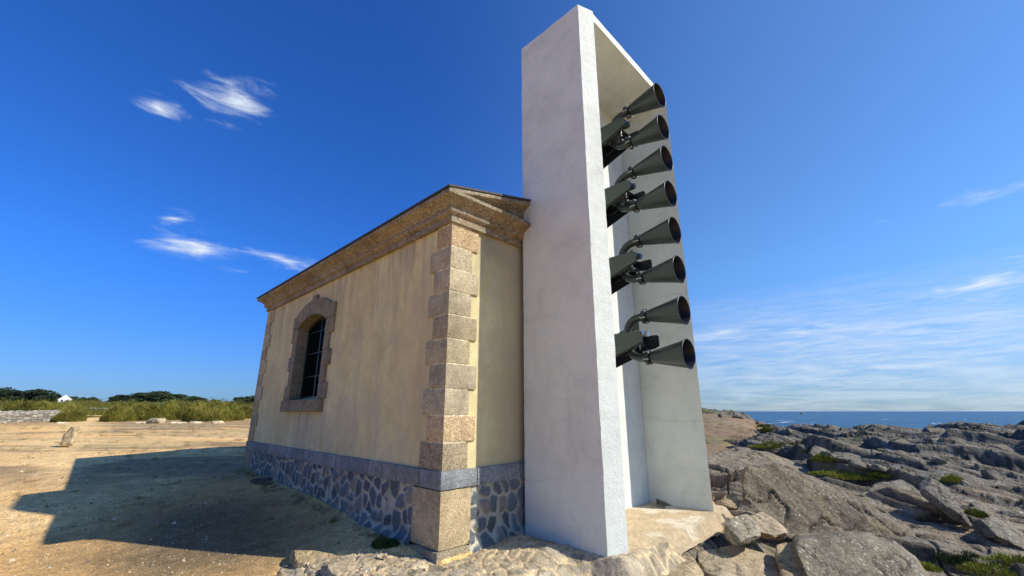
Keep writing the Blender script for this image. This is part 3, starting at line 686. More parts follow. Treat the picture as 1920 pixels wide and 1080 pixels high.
def pad():
    nx, ny = 170, 84; u, v = np.meshgrid(np.linspace(0, 1, nx), np.linspace(0, 1, ny), indexing='ij')
    x = 4.95+u*3.6; front = np.interp(x, [4.3, 4.9, 5.5, 6.8, 7.75, 8.55], [3.13, 3.09, 2.99, 3.03, 3.06, 3.16])+.03*fbm(x*5, x*0, o=4, g=.6, seed=200)
    y = front+v*(4.7-front); x0 = x.copy()
    z = -.002+.004*fbm(x*3, y*3, o=4, seed=201); d = y-front
    z = z-.16*(1-sstep(0, .05+.03*fbm(x*7, y*0, o=3, seed=202)**2, d)); z = z-.02*(1-sstep(0, .16, d+.05*fbm(x*6, y*6, o=3, seed=203)))
    y = y-(.10*(1-sstep(0, .03, d)))
    n = fbm(x*2.2, y*2.2, o=5, g=.6, seed=204); n2 = fbm(x*.9, y*4, o=4, seed=205)
    c = C_(.52, .39, .23)+(C_(.68, .57, .40)-C_(.52, .39, .23))*sstep(-.1, .35, n+.3*n2)[..., None]; c = c*(1-.25*(1-sstep(0, .2, d)))[..., None]
    V = np.stack([x, y, z], -1).reshape(-1, 3)
    return mobj('floor_slab', V, grid_faces(nx, ny), M['slab'], tower, None, True, c.reshape(-1, 3))
pad()

# ------------------------------------------------------------------ fog horns
HX = 6.5
LAB = ['topmost pair of black trumpet fog horns under the tower roof', 'second pair of black trumpet fog horns from the top',
       'third pair of black trumpet fog horns from the top', 'lowest pair of black trumpet fog horns on the white tower']
def horn_bell(z):
    mb = MB(); y0, y1 = 3.36, 2.722; L = y0-y1
    prof = [(0, .082), (.03, .088)]+[(L*t, .088+(.222-.088)*(t**1.04)) for t in (.15, .3, .45, .6, .75, .9, 1.)]
    mb.lathe(prof, (HX, y0, z), (0, -1, 0), 48)
    inner = [(L, .218)]+[(L*t, .088+(.216-.088)*t-.004) for t in (.9, .6, .3, 0.05)]+[(.04, .001)]
    mb.lathe([(L, .222)]+inner[:1], (HX, y0, z), (0, -1, 0), 48)
    mi = MB(); mi.lathe(inner, (HX, y0, z), (0, -1, 0), 48)
    rim = MB(); rp = [(L-.006, .221), (L-.006, .231), (L+.002, .234), (L+.008, .229), (L+.006, .219), (L-.004, .2175)]; rim.lathe(rp, (HX, y0, z), (0, -1, 0), 48)
    return mb, mi, rim
def horn_unit(zc, label):
    t = thing('fog_horn', (HX, 4.33, zc), label, 'fog horn', 'fog horn pairs stacked in the tower')
    for sgn in (1, -1):
        z = zc+sgn*.338; b, i_, r_ = horn_bell(z)
        bell = b.build('bell', M['horn'], t, smooth=True, loc=None); i_.build('bell_lining', M['hornin'], bell, smooth=True); r_.build('rim', M['horn'], bell, smooth=True)
        P = [(HX, 3.37, z), (HX, 3.43, z)]+[(HX, 3.47+.25*math.sin(a), z-sgn*.22*(1-math.cos(a))) for a in [R(q) for q in (15, 30, 45, 60, 75, 90)]]+[(HX, 3.72, z-sgn*.30)]
        m = MB(); m.tube(P, [.075]+[.066]*(len(P)-1), 20); m.build('elbow_pipe', M['horn'], t, angle=.8)
        c = MB(); c.lathe([(-.03, .07), (-.03, .118), (-.012, .125), (.012, .125), (.03, .118), (.03, .07)], (HX, 3.375, z), (0, 1, 0), 32, (.03, .037, .035))
        for k in range(6):
            a = 2*math.pi*k/6+.3; c.lathe([(-.045, .001), (-.045, .015), (.045, .015), (.045, .001)], (HX+.112*math.cos(a), 3.375, z+.112*math.sin(a)), (0, 1, 0), 6, (.35, .35, .35))
        c.build('clamp_flange', M['clamp'], t, angle=.7)
    for xp in (6.22, 6.78):
        m = MB(); poly = [(4.325, zc-.49), (4.325, zc+.065), (3.34, zc+.06), (3.31, zc+.03), (3.31, zc-.13)]
        m.prism(poly, 'x', xp-.006, xp+.006); m.prism([(3.31, zc-.13), (4.325, zc-.49), (4.325, zc-.478), (3.31, zc-.118)], 'x', xp-.006, xp+.03 if xp < 6.5 else xp+.006)
        m.build('bracket_plate', M['bracket'] if xp < 6.5 else M['hornin'], t)  # far plate near black: shade between the plates put into its colour
    m = MB(); m.box(6.226, 6.774, 3.52, 4.32, zc+.045, zc+.057); m.box(6.226, 6.774, 4.30, 4.322, zc-.48, zc+.04); m.build('bracket_shelf', M['bracket'], t)
    m = MB(); m.prism([(4.3, zc+.06), (4.3, zc+.10), (4.03, zc+.20), (3.66, zc+.34), (3.66, zc+.06)], 'x', 6.79, 6.80); m.build('gusset', M['bracket'], t)
    m = MB(); m.lathe([(-.15, .001), (-.15, .10), (-.12, .12), (-.06, .15), (-.055, .19), (-.025, .19), (-.02, .15), (.02, .15), (.025, .19), (.055, .19), (.06, .15), (.10, .12), (.13, .11), (.13, .001)], (HX, 3.72, zc-.03), (0, 0, 1), 32, (.03, .037, .035))
    for k in range(8):
        a = 2*math.pi*k/8; m.lathe([(-.075, .001), (-.075, .016), (.075, .016), (.075, .001)], (HX+.172*math.cos(a), 3.72+.172*math.sin(a), zc-.03), (0, 0, 1), 6, (.35, .35, .35))
    m.build('driver_housing', M['clamp'], t, angle=.6)
    m = MB(); m.tube([(HX+.1, 3.70, zc-.08), (HX+.42, 3.52, zc-.08)], [.05, .04], 16); m.tube([(HX+.40, 3.53, zc-.08), (HX+.48, 3.485, zc-.08)], [.062, .062], 16); m.build('side_valve', M['horn'], t, angle=.7)
    m = MB(); m.box(6.30, 6.52, 3.36, 3.50, zc+.005, zc+.085, ch=.012); m.tube([(6.46, 3.36, zc+.04), (6.46, 3.33, zc+.04)], [.05, .045], 14); m.tube([(6.34, 3.43, zc-.0), (6.34, 3.43, zc-.22)], .008, 8)
    m.build('junction_box', M['steel'] if zc < 3 else M['horn'], t, angle=.7)
    m = MB()
    for (xa, dzz, sag) in ((6.42, .02, .16), (6.60, -.06, .24)):
        P = [Vector((xa+.04*math.sin(q*3), 3.62+.70*q, zc+dzz-sag*4*q*(1-q)+.10*q)) for q in [i/9 for i in range(10)]]; m.tube(P, .012, 8, True, (.02, .02, .02)); 
    m.tube([(6.42, 4.315, zc+.12), (6.42, 4.315, zc+.9 if zc < 6.5 else zc+.5)], .014, 8, True, (.30, .30, .28)); m.build('cable', M['clamp'], t)
    return t
for z, lab in zip((6.765, 5.462, 4.118, 2.772), LAB): horn_unit(z, lab)
# ------------------------------------------------------------------ boulders and loose stones
CP, SP = math.cos(PITCH), math.sin(PITCH)
def W(px, py, D):
    """the point of the place seen at a pixel of the photograph, D metres ahead"""
    x = (px-960)/FPX; y = (540-py)/FPX; f = CP-y*SP; z = SP+y*CP; k = D/f; S = x*k
    return np.array([(D+S)*.70711, (D-S)*.70711, EYE+z*k])
def rocky(name, pts, mat, label, cat='boulder', group=None, vox=.05, amp=.03, sc=2.2, col=(1, 1, 1), seed=1, smooth_it=3, strat=0., kind=None, facets=12):
    bm = bmesh.new(); vs = [bm.verts.new(tuple(p)) for p in pts]
    r = bmesh.ops.convex_hull(bm, input=vs); bmesh.ops.delete(bm, geom=list({g for g in r['geom_interior']+r['geom_unused'] if isinstance(g, bmesh.types.BMVert)}), context='VERTS')
    me = bpy.data.meshes.new('tmp'); bm.to_mesh(me); bm.free(); ob = bpy.data.objects.new('tmp', me); COL.objects.link(ob)
    md = ob.modifiers.new('r', 'REMESH'); md.mode = 'VOXEL'; md.voxel_size = vox
    if smooth_it: sm = ob.modifiers.new('s', 'SMOOTH'); sm.iterations = smooth_it; sm.factor = .6
    dg = bpy.context.evaluated_depsgraph_get(); ev = ob.evaluated_get(dg); m2 = ev.to_mesh()
    n = len(m2.vertices); co = np.empty(n*3); m2.vertices.foreach_get('co', co); co = co.reshape(-1, 3)
    no = np.empty(n*3); m2.vertices.foreach_get('normal', no); no = no.reshape(-1, 3)
    faces = [tuple(p.vertices) for p in m2.polygons]; ev.to_mesh_clear(); bpy.data.objects.remove(ob)
    r4 = np.random.default_rng(seed); cen = co.mean(0)
    for _ in range(facets):                       # flat fracture faces
        nn = r4.normal(0, 1, 3)*np.array([1, 1, .8]); nn /= np.linalg.norm(nn); pr = (co-cen)@nn; off = np.quantile(pr, r4.uniform(.90, .975)); co = co-np.maximum(pr-off, 0)[:, None]*nn
    x, y, z = co.T
    d = amp*fbm(x*sc, y*sc, z*sc, 5, .55, seed)*1.6+amp*.35*fbm(x*sc*5, y*sc*5, z*sc*5, 3, .6, seed+3)
    if strat:
        s = ((x-y)*.5+z*1.1)*strat; d = d+amp*.6*np.abs(vnoise(s*3, x*.7, y*.7, seed+8))-amp*.3
    ck = np.abs(fbm(x*sc*.6, y*sc*.6, z*sc*.9, 3, .5, seed+6)); d = d-amp*.8*(1-sstep(0, .035, ck))
    co = co+no*d[:, None]
    t = fbm(x*1.3, y*1.3, z*1.3, 4, .6, seed+5); c = np.array(col)*(1+.22*t[:, None])*(1-.45*(1-sstep(0, .03, ck)))[:, None]
    o = mobj(name, co, faces, mat, None, None, True, np.clip(c, 0, 2))
    return tag(o, label, cat, group, kind)
def on_ground(px, py, d0=3.5, d1=25):
    for D in np.linspace(d0, d1, 400):
        p = W(px, py, D)
        if p[2] <= gz(p[0], p[1]): return float(D)
    return d1
def gz(x, y): return float(ground_h(np.array([float(x)]), np.array([float(y)]), False)[0])
def on_rock(px, py, d0=4.5, d1=60):
    Ds = np.linspace(d0, d1, 900); P = np.array([W(px, py, D) for D in Ds]); h = np.maximum(bedrock_h(P[:, 0], P[:, 1])[0], ground_h(P[:, 0], P[:, 1], False)-.5*sstep(.25, .75, rock_amount(P[:, 0], P[:, 1])))
    k = np.nonzero(P[:, 2] <= h)[0]; return (float(Ds[k[0]]), P[k[0]]) if len(k) else on_rock(px, py+4, d0, d1)
def slab(outline, D0, kx, ky, thick, *a, back=.25, up=0., sink=0., **k):
    """visible face from its outline: kx, ky = metres farther per 100 px to the right / up; then real thickness away from the viewer"""
    cx = sum(p[0] for p in outline)/len(outline); yb = max(p[1] for p in outline); pts = []
    for (px, py) in outline:
        D = D0+kx*(px-cx)/100+ky*(yb-py)/100; p = W(px, py, D); pts.append(p)
        q = p[:2]/np.hypot(*p[:2])*thick; pts.append(p+np.array([q[0], q[1], -back*thick+up]))
        if sink: pts += [pts[-2]-np.array([0, 0, sink]), pts[-1]-np.array([0, 0, sink])]
    return rocky(k.pop('name', 'boulder'), pts, *a, **k)
B, T_ = M['boulder'], M['tanrock']
slab([(1390, 900), (1403, 878), (1455, 872), (1530, 905), (1623, 950), (1700, 996), (1733, 1022), (1735, 1040), (1712, 1056), (1662, 1024), (1560, 1024), (1478, 1012), (1429, 965), (1394, 936)], 8.0, .25, .55, 1.1, B,
     'largest boulder, a long grey brown wedge sloping down to the right beside the tower', vox=.035, amp=.075, sc=1.5, seed=301, strat=1.2, smooth_it=2, col=(.70, .63, .54), facets=0, back=.04)
slab([(1486, 1024), (1500, 1013), (1560, 1007), (1625, 1008), (1680, 1024), (1720, 1055), (1745, 1095), (1740, 1180), (1560, 1190), (1510, 1060)], 5.5, .2, .6, .9, B,
     'rounded grey boulder speckled with white lichen at the bottom edge of the photo', vox=.03, amp=.035, sc=2., seed=303, col=(.86, .82, .72), smooth_it=6, facets=0, back=.12)
slab([(1303, 1032), (1345, 1016), (1400, 1024), (1450, 1042), (1498, 1078), (1500, 1130), (1330, 1140), (1306, 1052)], 5.35, .3, 1.5, .8, T_,
     'flat tan slab at the bottom, between the apron and the lichen speckled boulder', vox=.03, amp=.03, seed=305, strat=1.4)
slab([(1358, 985), (1375, 968), (1400, 962), (1424, 985), (1426, 1004), (1405, 1018), (1378, 1022), (1360, 1008)], 6.35, .2, 1.2, .5, B,
     'small rounded grey boulder set in the ground just right of the tower floor', vox=.02, amp=.02, sc=3, seed=307, col=(1.25, 1.2, 1.05), smooth_it=5)
slab([(1722, 905), (1738, 889), (1775, 915), (1800, 950), (1824, 984), (1820, 993), (1790, 975), (1757, 945), (1725, 925)], 8.9, -.2, 1.0, .55, B,
     'pointed slab tilted up over a dark hollow to the right of the largest boulder', vox=.03, amp=.02, seed=309, col=(.75, .74, .70), smooth_it=2, back=.2)
slab([(1600, 935), (1640, 905), (1690, 898), (1735, 925), (1770, 955), (1740, 975), (1660, 985), (1610, 960)], 10.0, .2, 2.2, 1.5, B,
     'low grey rock dome left of the tilted slab', vox=.05, amp=.05, seed=311, strat=1.5, col=(.85, .83, .76), smooth_it=4)
slab([(1322, 850), (1380, 836), (1440, 846), (1500, 866), (1560, 890), (1600, 915), (1590, 960), (1400, 950), (1330, 925)], 12.2, .2, 3.5, 2.2, B,
     'broad sloping grey outcrop behind the largest boulder at the edge of the tower', vox=.06, amp=.09, sc=1.3, seed=313, strat=1.4, col=(.92, .85, .74), smooth_it=4)
slab([(1838, 975), (1860, 968), (1925, 998), (1990, 1040), (1980, 1060), (1900, 1030), (1845, 1000)], 7.9, .3, 1.2, .9, B,
     'flat grey slab with a dark underside at the right edge, below the tilted slab', vox=.035, amp=.03, seed=315, col=(.85, .84, .78), smooth_it=3)
slab([(1700, 1060), (1745, 1030), (1800, 1050), (1860, 1095), (1900, 1150), (1750, 1160)], 6.6, .2, 1.8, 1.2, B,
     'reddish grey slab at the bottom right corner, right of the lichen speckled boulder', vox=.035, amp=.04, seed=317, strat=1.5, col=(.95, .86, .76), smooth_it=3)
slab([(1812, 950), (1826, 938), (1850, 944), (1880, 956), (1925, 960), (1920, 990), (1850, 985), (1818, 968)], 9.6, .2, 1.2, .9, B,
     'blocky grey rock at the right edge just right of the tilted slab', vox=.04, amp=.03, seed=319, col=(.95, .92, .84), smooth_it=3)
slab([(1345, 940), (1362, 925), (1388, 938), (1384, 955), (1350, 953)], 8.2, .1, 1.2, .4, T_, 'small tan angular rock between the tower and the largest boulder', vox=.025, amp=.02, seed=321, col=(.85, .8, .72))
slab([(1400, 968), (1430, 960), (1455, 975), (1476, 992), (1470, 1012), (1432, 1008), (1405, 985)], 6.9, .1, 1.3, .5, T_, 'tan block resting against the left foot of the largest boulder', vox=.025, amp=.02, seed=323)
slab([(1455, 1020), (1500, 1016), (1530, 1040), (1545, 1078), (1560, 1130), (1480, 1130), (1452, 1045)], 5.5, .1, 1.3, .5, T_, 'tan slab under the left side of the lichen speckled boulder', vox=.03, amp=.025, seed=325, col=(.95, .9, .82))
slab([(1206, 1048), (1245, 1034), (1300, 1048), (1322, 1078), (1320, 1130), (1215, 1130)], 5.1, .1, 1.4, .6, T_, 'rough tan boulder in the apron at the bottom, just in front of the tower floor', vox=.03, amp=.03, seed=327, col=(.95, .92, .85))
slab([(535, 1042), (548, 1033), (590, 1031), (628, 1036), (638, 1046), (625, 1054), (570, 1056), (538, 1052)], on_ground(585, 1054)-.05, .1, .9, .35, T_, 'long low pale stone at the left end of the mortared apron', vox=.015, amp=.012, sc=4, seed=329, col=(1, .95, .8), sink=.06)
slab([(600, 1062), (640, 1052), (668, 1062), (664, 1078), (610, 1082)], on_ground(635, 1078)-.05, .1, .9, .3, T_, 'small pale stone beside the long low stone of the apron', vox=.015, amp=.012, sc=4, seed=331, sink=.06)
for i, (pts2, D, kk, th2, lab) in enumerate([
        ([(1723, 838), (1738, 840), (1757, 847), (1795, 867), (1793, 876), (1780, 876), (1727, 852)], 19.5, 2.2, 1.6, 'long slab with a tall dark shaded face in the middle of the rock shelf'),
        ([(1727, 795), (1757, 792), (1775, 797), (1798, 807), (1797, 814), (1777, 808), (1743, 806), (1727, 806)], 26, 4., 2.2, 'rounded dark faced slab just under the sea line, left of the highest ledge'),
        ([(1737, 812), (1757, 809), (1775, 817), (1785, 827), (1780, 831), (1750, 827), (1738, 823)], 23.5, 3., 1.8, 'dark hump below the rounded slab at the sea line'),
        ([(1843, 824), (1873, 821), (1902, 836), (1898, 843), (1877, 842), (1850, 832)], 21.5, 3., 2., 'slab with a dark underside near the right edge of the rock shelf'),
        ([(1550, 837), (1562, 832), (1610, 843), (1620, 849), (1595, 862), (1552, 850)], 19.5, 2., 1.6, 'broad flat topped slab with a dark cracked face above the russet mat'),
        ([(1517, 842), (1522, 825), (1557, 832), (1545, 848), (1538, 858)], 20.5, 2., 1.4, 'leaning slab beside the broad flat topped one'),
        ([(1502, 803), (1515, 801), (1540, 811), (1530, 817), (1502, 811)], 30, 3., 2.2, 'flat slab with a dark front edge on the left side of the rock shelf'),
        ([(1858, 800), (1900, 796), (1930, 802), (1925, 818), (1890, 812)], 24, 4., 2.5, 'large smooth slab at the right edge just under the sea line'),
        ([(1765, 876), (1800, 872), (1850, 890), (1880, 905), (1860, 912), (1800, 895)], 15.5, 2., 1.5, 'long low slab above the blocky rock at the right edge'),
        ([(1660, 818), (1690, 812), (1712, 822), (1700, 832), (1668, 828)], 26, 3., 1.8, 'flat rock left of the dark hump on the rock shelf')]):
    D = min(on_rock(sum(q[0] for q in pts2)/len(pts2), max(q[1] for q in pts2))[0], D*1.5)
    slab(pts2, D, .4, kk, th2, B, lab, 'boulder', 'rock slabs of the shelf', name='boulder', vox=.07, amp=.06, sc=1.3, seed=560+i, strat=1.6, smooth_it=2, col=(.66, .64, .58)).location.z -= .010*D
# the leaning standing stone on the sand
slab([(113, 836), (119, 814), (131, 800), (147, 793), (148, 803), (141, 823), (135, 836)], 15.6, .3, .25, .28, T_, 'upright standing stone leaning over on the open sand', 'standing stone', name='standing_stone', vox=.02, amp=.018, sc=4, seed=333, col=(1.15, 1.1, .98), smooth_it=1)
def gz(x, y): return float(ground_h(np.array([float(x)]), np.array([float(y)]), False)[0])
def bz(x, y): return float(bedrock_h(np.array([float(x)]), np.array([float(y)]))[0][0])
# pale flat stones at the edge of the scrub
flat = [(295, 788, 32, 9, 'largest pale flat stone lying at the edge of the scrub, left of the building'), (262, 790, 9, 3, 'small pale stone left of the largest flat stone'), (277, 791, 9, 3, 'small pale stone touching the left of the largest flat stone'),
        (330, 789, 12, 3, 'pale stone just right of the largest flat stone'), (341, 792, 9, 3, 'thin pale stone second right of the largest flat stone'), (368, 791, 24, 4, 'long pale stone mid way between the largest flat stone and the building'),
        (410, 788, 20, 4, 'pale stone nearest the building at the edge of the scrub'), (118, 792, 14, 3, 'pale stone beyond the standing stone near the end of the low wall')]
for i, (px, py, w, h, lab) in enumerate(flat):
    D = 34.5; wd = w/872*D/2; p = W(px, py, D); S = np.array([.7071, -.7071, 0]); Fd = np.array([.7071, .7071, 0]); z0 = gz(p[0], p[1]); hh = max(.10, h/872*D)
    pts = [np.array([p[0], p[1], z0])+S*a*wd*random.uniform(.8, 1.05)+Fd*b*max(.5, wd*.6)+np.array([0, 0, c]) for a, b in ((-1, -.3), (-.6, -1), (.7, -1), (1, .1), (.5, 1), (-.7, .9)) for c in (-.15, hh*random.uniform(.7, 1.1))]
    rocky('flat_stone', pts, T_, lab, 'stone', 'pale stones at the edge of the scrub', vox=.07, amp=.03, seed=340+i, col=(1.35, 1.4, 1.45) if i else (1.05, 1.15, 1.1))
# loose blocks lying on the rock shelf
protos = []
for i in range(5):
    a, b, c = [(1.0, .55, .34), (.7, .5, .45), (1.3, .5, .22), (.8, .7, .3), (.5, .4, .42)][i]; r2 = random.Random(50+i)
    pts = [np.array([sx*a*r2.uniform(.65, 1.05)*.5, sy*b*r2.uniform(.65, 1.05)*.5, sz*c*r2.uniform(.6, 1.05)*.5]) for sx in (-1, 0, 1) for sy in (-1, 1) for sz in (-1, 1)]
    o = rocky('loose_rock', pts, B, 'x', 'rock', vox=.035, amp=.025, sc=3, seed=400+i, col=(.85, .83, .75), smooth_it=2); protos.append(o)
used = [False]*5; k = 0; r2 = random.Random(9)
spots = [(1508, 845, 22, 'loose rock just above the bright green clump of shore plants'), (1548, 858, 19, 'upright block of the fallen slabs right of the bright green clump'), (1590, 866, 18, 'largest of the fallen slabs above the russet plant mat'),
         (1612, 878, 17, 'rounded block at the right end of the fallen slabs'), (1480, 812, 30, 'rock near the small yellow green tuft on the slope'), (1425, 797, 40, 'dark pyramid shaped rock alone on the brown slope'), (1352, 783, 50, 'dark rock on the brown slope nearest the tower edge'),
         (1384, 784, 50, 'small dark rock second from the tower edge on the brown slope'), (1650, 882, 16, 'small dark rock above the low rock dome'), (1860, 900, 14, 'broken rock between the tilted slab and the right edge'), (1760, 868, 19, 'flat loose rock on the shelf above the tilted slab'),
         (1352, 975, 7.2, 'small stone close to the right foot of the tower'), (1440, 1022, 6.2, 'pebble sized rock under the tan block by the largest boulder')]
for (px, py, D, lab) in spots:
    i = k % 5; src = protos[i]
    if not used[i]: o = src; used[i] = True
    else: o = src.copy(); COL.objects.link(o)
    D, p = on_rock(px, py); s = min(r2.uniform(.45, .9)*(D/16)**.5, 1.3)
    if D < 9: s *= .4
    o.location = (p[0], p[1], p[2]-.03*s); o.scale = (s, s, s); o.rotation_euler = (r2.uniform(-.2, .2), r2.uniform(.05, .35), R(-45)+r2.uniform(-.7, .7))
    tag(o, lab, 'rock', 'loose rocks on the rock shelf'); k += 1

# mortared rubble apron in front of the corner
def apron():
    nx, ny = 330, 330; x, y = np.meshgrid(np.linspace(1.5, 6.1, nx), np.linspace(1.7, 6.9, ny), indexing='ij')
    sd = apron_sd(x, y)+.10*fbm(x*2.5, y*2.5, o=4, seed=501)
    S = (x-y)*.70711; D = (x+y)*.70711; z = ground_h(x, y, False)
    xw = x+.11*fbm(x*3, y*3, o=4, seed=502); yw = y+.11*fbm(x*3+5, y*3, o=4, seed=503)
    sz = .23+.16*sstep(.2, 1.6, S)+.10*sstep(-2, -3, S); sz = .20
    F1, F2, ID, CX, CY = voronoi(xw/sz, yw/sz, 504, .9); G1, G2, GI, _, _ = voronoi(xw/.55+3, yw/.55, 505, .9)
    big = sstep(.05, .3, fbm(x*.9, y*.9, o=2, seed=506)+.35*sstep(.4, 1.8, S)-.12)
    e1 = sstep(.08, .18, F2-F1); e2 = sstep(.04, .10, G2-G1); e = e1*(1-big)+e2*big
    z = z+.012*e*(.3+1.4*ID)+.012*e2*big*(.5+GI)+.030*fbm(x*4.5, y*4.5, o=6, g=.68, seed=507)+.010*fbm(x*26, y*26, o=3, g=.65, seed=508)
    z = z-.035+.12*sstep(4.0, 4.7, x)*sstep(2.4, 3.1, y)-.03*np.exp(-((x-3.4)**2+(y-4.6)**2)/.5)
    z = z-.30*(1-sstep(-.12, .04, sd))
    st = C_(.38, .315, .21)*(.75+.55*(ID*(1-big)+GI*big))[..., None]; st = st*(1+.25*fbm(x*8, y*8, o=3, seed=509))[..., None]
    mo = C_(.66, .50, .28)*(1+.15*fbm(x*5, y*5, o=3, seed=510))[..., None]; c = mo+(st-mo)*(np.clip(e*1.3-.15, 0, 1)*(.62+.38*sstep(-.25, .15, fbm(x*1.8, y*1.8, o=3, seed=512))))[..., None]; gr = sstep(.12, .4, fbm(x*14, y*14, o=3, seed=511))[..., None]; c = c*(1-.35*gr)
    V = np.stack([x, y, z], -1).reshape(-1, 3)
    tag(mobj('stone_apron', V, grid_faces(nx, ny), M['apron'], None, (3.5, 4, 0), True, c.reshape(-1, 3)), kind='structure')
apron()

# dark ledges of rock showing through the ground in the lee of the building
for i, (pts2, D, lab) in enumerate([([(465, 900), (520, 893), (560, 905), (540, 915), (480, 912)], 9.4, 'flat dark rock in the shade nearest the far corner of the building'),
                                   ([(560, 938), (610, 925), (660, 940), (640, 955), (580, 952)], 7.7, 'dark ledge in the shade half way along the plinth'),
                                   ([(452, 962), (480, 950), (520, 955), (540, 972), (490, 978)], 7.0, 'low dark rock in the shade out from the middle of the plinth'),
                                   ([(525, 1020), (560, 1010), (590, 1025), (575, 1040), (530, 1040)], 6.2, 'dark rounded rock at the shadow edge behind the long low pale stone')]):
    D = on_ground(sum(q[0] for q in pts2)/len(pts2), max(q[1] for q in pts2)-2)
    slab(pts2, D, .1, 3.2, .5, B, lab, 'rock', 'dark rocks in the shade', name='half_buried_rock', vox=.03, amp=.03, seed=520+i, col=(.6, .54, .42), sink=.03)

# gravel and shell chips over the near sand
def gravel():
    mb = MB(); n = 9000; r3 = random.Random(5); xs = []; 
    for i in range(n):
        D = 4.2+11*r3.random()**1.7; S = D*r3.uniform(-1.3, -.15 if D < 6.5 else -.62); xs.append(((D+S)*.7071, (D-S)*.7071, D))
    A = np.array(xs); zz = ground_h(A[:, 0], A[:, 1]); 
    for (x, y, D), z in zip(xs, zz):
        if 3.2 < x and y > 4.4: continue
        s = r3.uniform(.005, .015)*(1+(r3.random() < .04)*2.2); a = r3.uniform(0, 6.28); h = s*r3.uniform(.4, .9); c = r3.choice([(.42, .29, .15), (.52, .40, .24), (.20, .14, .09), (.60, .50, .34), (.30, .20, .11), (.25, .19, .12)])
        vs = [(x+s*math.cos(a+q)*r3.uniform(.6, 1.1), y+s*math.sin(a+q)*r3.uniform(.6, 1.1), z-.002) for q in (0, 1.3, 2.6, 3.9, 5.1)]+[(x+s*.2, y, z+h), (x-s*.3, y+s*.2, z+h*.8)]
        mb.add(vs, [(0, 1, 5), (1, 2, 5), (2, 6, 5), (2, 3, 6), (3, 4, 6), (4, 0, 5), (4, 5, 6)], c)
    o = mobj('gravel', mb.v, mb.f, M['slab'], None, (0, 0, 0), False, np.array(mb.c)); tag(o, kind='stuff')
gravel()

# ------------------------------------------------------------------ plants
def tuft_mesh(n, rx, ry, h, blade, wid, seed, lean=.5, core=.25, droop=0.):
    """upright fine sprays filling a low dome; local coordinates"""
    r = np.random.default_rng(seed); a = r.uniform(0, 2*np.pi, n); q = np.sqrt(r.uniform(0, 1, n)); x = q*np.cos(a); y = q*np.sin(a)
    lob = .92+.55*vnoise(x*2.6+seed, y*2.2, 0, seed)+.14*vnoise(x*6, y*6, 0, seed+1)
    top = h*np.sqrt(np.clip(1-q**2*.92, 0, 1))*lob; zc = top*r.uniform(core, 1, n)**.6; px = x*rx; py = y*ry
    L = blade*r.uniform(.6, 1.25, n); dx = x*lean+r.normal(0, .28, n); dy = y*lean+r.normal(0, .28, n); dz = 1.-droop*q; nn = np.sqrt(dx**2+dy**2+dz**2); dx, dy, dz = dx/nn*L, dy/nn*L, dz/nn*L
    t = r.uniform(0, 2*np.pi, n); wx = np.cos(t)*wid; wy = np.sin(t)*wid; z0 = np.maximum(zc-L*.5, -.05)
    V = np.stack([np.c_[px-wx, py-wy, z0], np.c_[px+wx, py+wy, z0], np.c_[px+dx*.55+wx*.8, py+dy*.55+wy*.8, z0+dz*.55], np.c_[px+dx, py+dy, z0+dz]], 1).reshape(-1, 3)
    i = np.arange(n)*4; F = np.stack([i, i+1, i+2, i+3], -1); return V, F
def plant(name, x, y, z, args, mat, label, cat, group, sc=1., src=None, rot=0., kind=None):
    if src is None:
        V, F = tuft_mesh(*args); o = mobj(name, V, F, mat, None, (0, 0, 0))
    else: o = src.copy(); COL.objects.link(o)
    o.location = (x, y, z); o.scale = (sc, sc, sc); o.rotation_euler = (0, 0, rot); return tag(o, label, cat, group, kind)
# scrub bushes in front (px, top py, D, width m, label)
bush = [(20, 748, 43, 4.6, 'scrub bush behind the low stone wall at the left edge of the photo'), (62, 748, 42, 4.2, 'scrub bush behind the middle of the low stone wall'), (104, 749, 40, 4.0, 'scrub bush behind the right end of the low stone wall'), (133, 757, 37, 2.6, 'low scrub bush closing off the right end of the stone wall beside the path'),
        (226, 756, 38, 2.8, 'dark based scrub bush on the right side of the path'), (262, 749, 40, 4.2, 'tall dense scrub bush right of the path above the largest flat stone'), (312, 748, 41, 4.0, 'scrub bush at the right end of the long row beyond the flat stones'),
        (350, 758, 41, 2.2, 'brownish straggly scrub bush in the gap between two green ones'), (392, 748, 38, 3.8, 'greyish green scrub bush left of the building'), (428, 754, 40, 3.2, 'bright green scrub bush nearest the building'), (462, 757, 44, 3.2, 'scrub bush partly hidden by the building corner')]
protoB = []
for i in range(3):
    V, F = tuft_mesh(22000, 1, .85, .95, .17, .010, 600+i, .35, .02, .0); me = mobj('scrub_bush', V, F, M['scrub'], None, (0, 0, 0)); protoB.append(me)
ub = [False]*3
def put_bush(i, px, ptop, D, wd, lab, grp, zoff=0.):
    src = protoB[i % 3]; p = W(px, 771, D); z = gz(p[0], p[1])-.05; ht = EYE+(771-ptop)/872*D-z
    if not ub[i % 3]: o = src; ub[i % 3] = True
    else: o = src.copy(); COL.objects.link(o)
    o.location = (p[0], p[1], z); o.scale = (wd/2, wd/2*.8, ht/1.25); o.rotation_euler = (0, 0, random.uniform(-.6, .6)-.78); tag(o, lab, 'bush', grp)
for i, (px, pt, D, wd, lab) in enumerate(bush): put_bush(i, px, pt, D, wd, lab, 'scrub bushes along the edge of the sand')
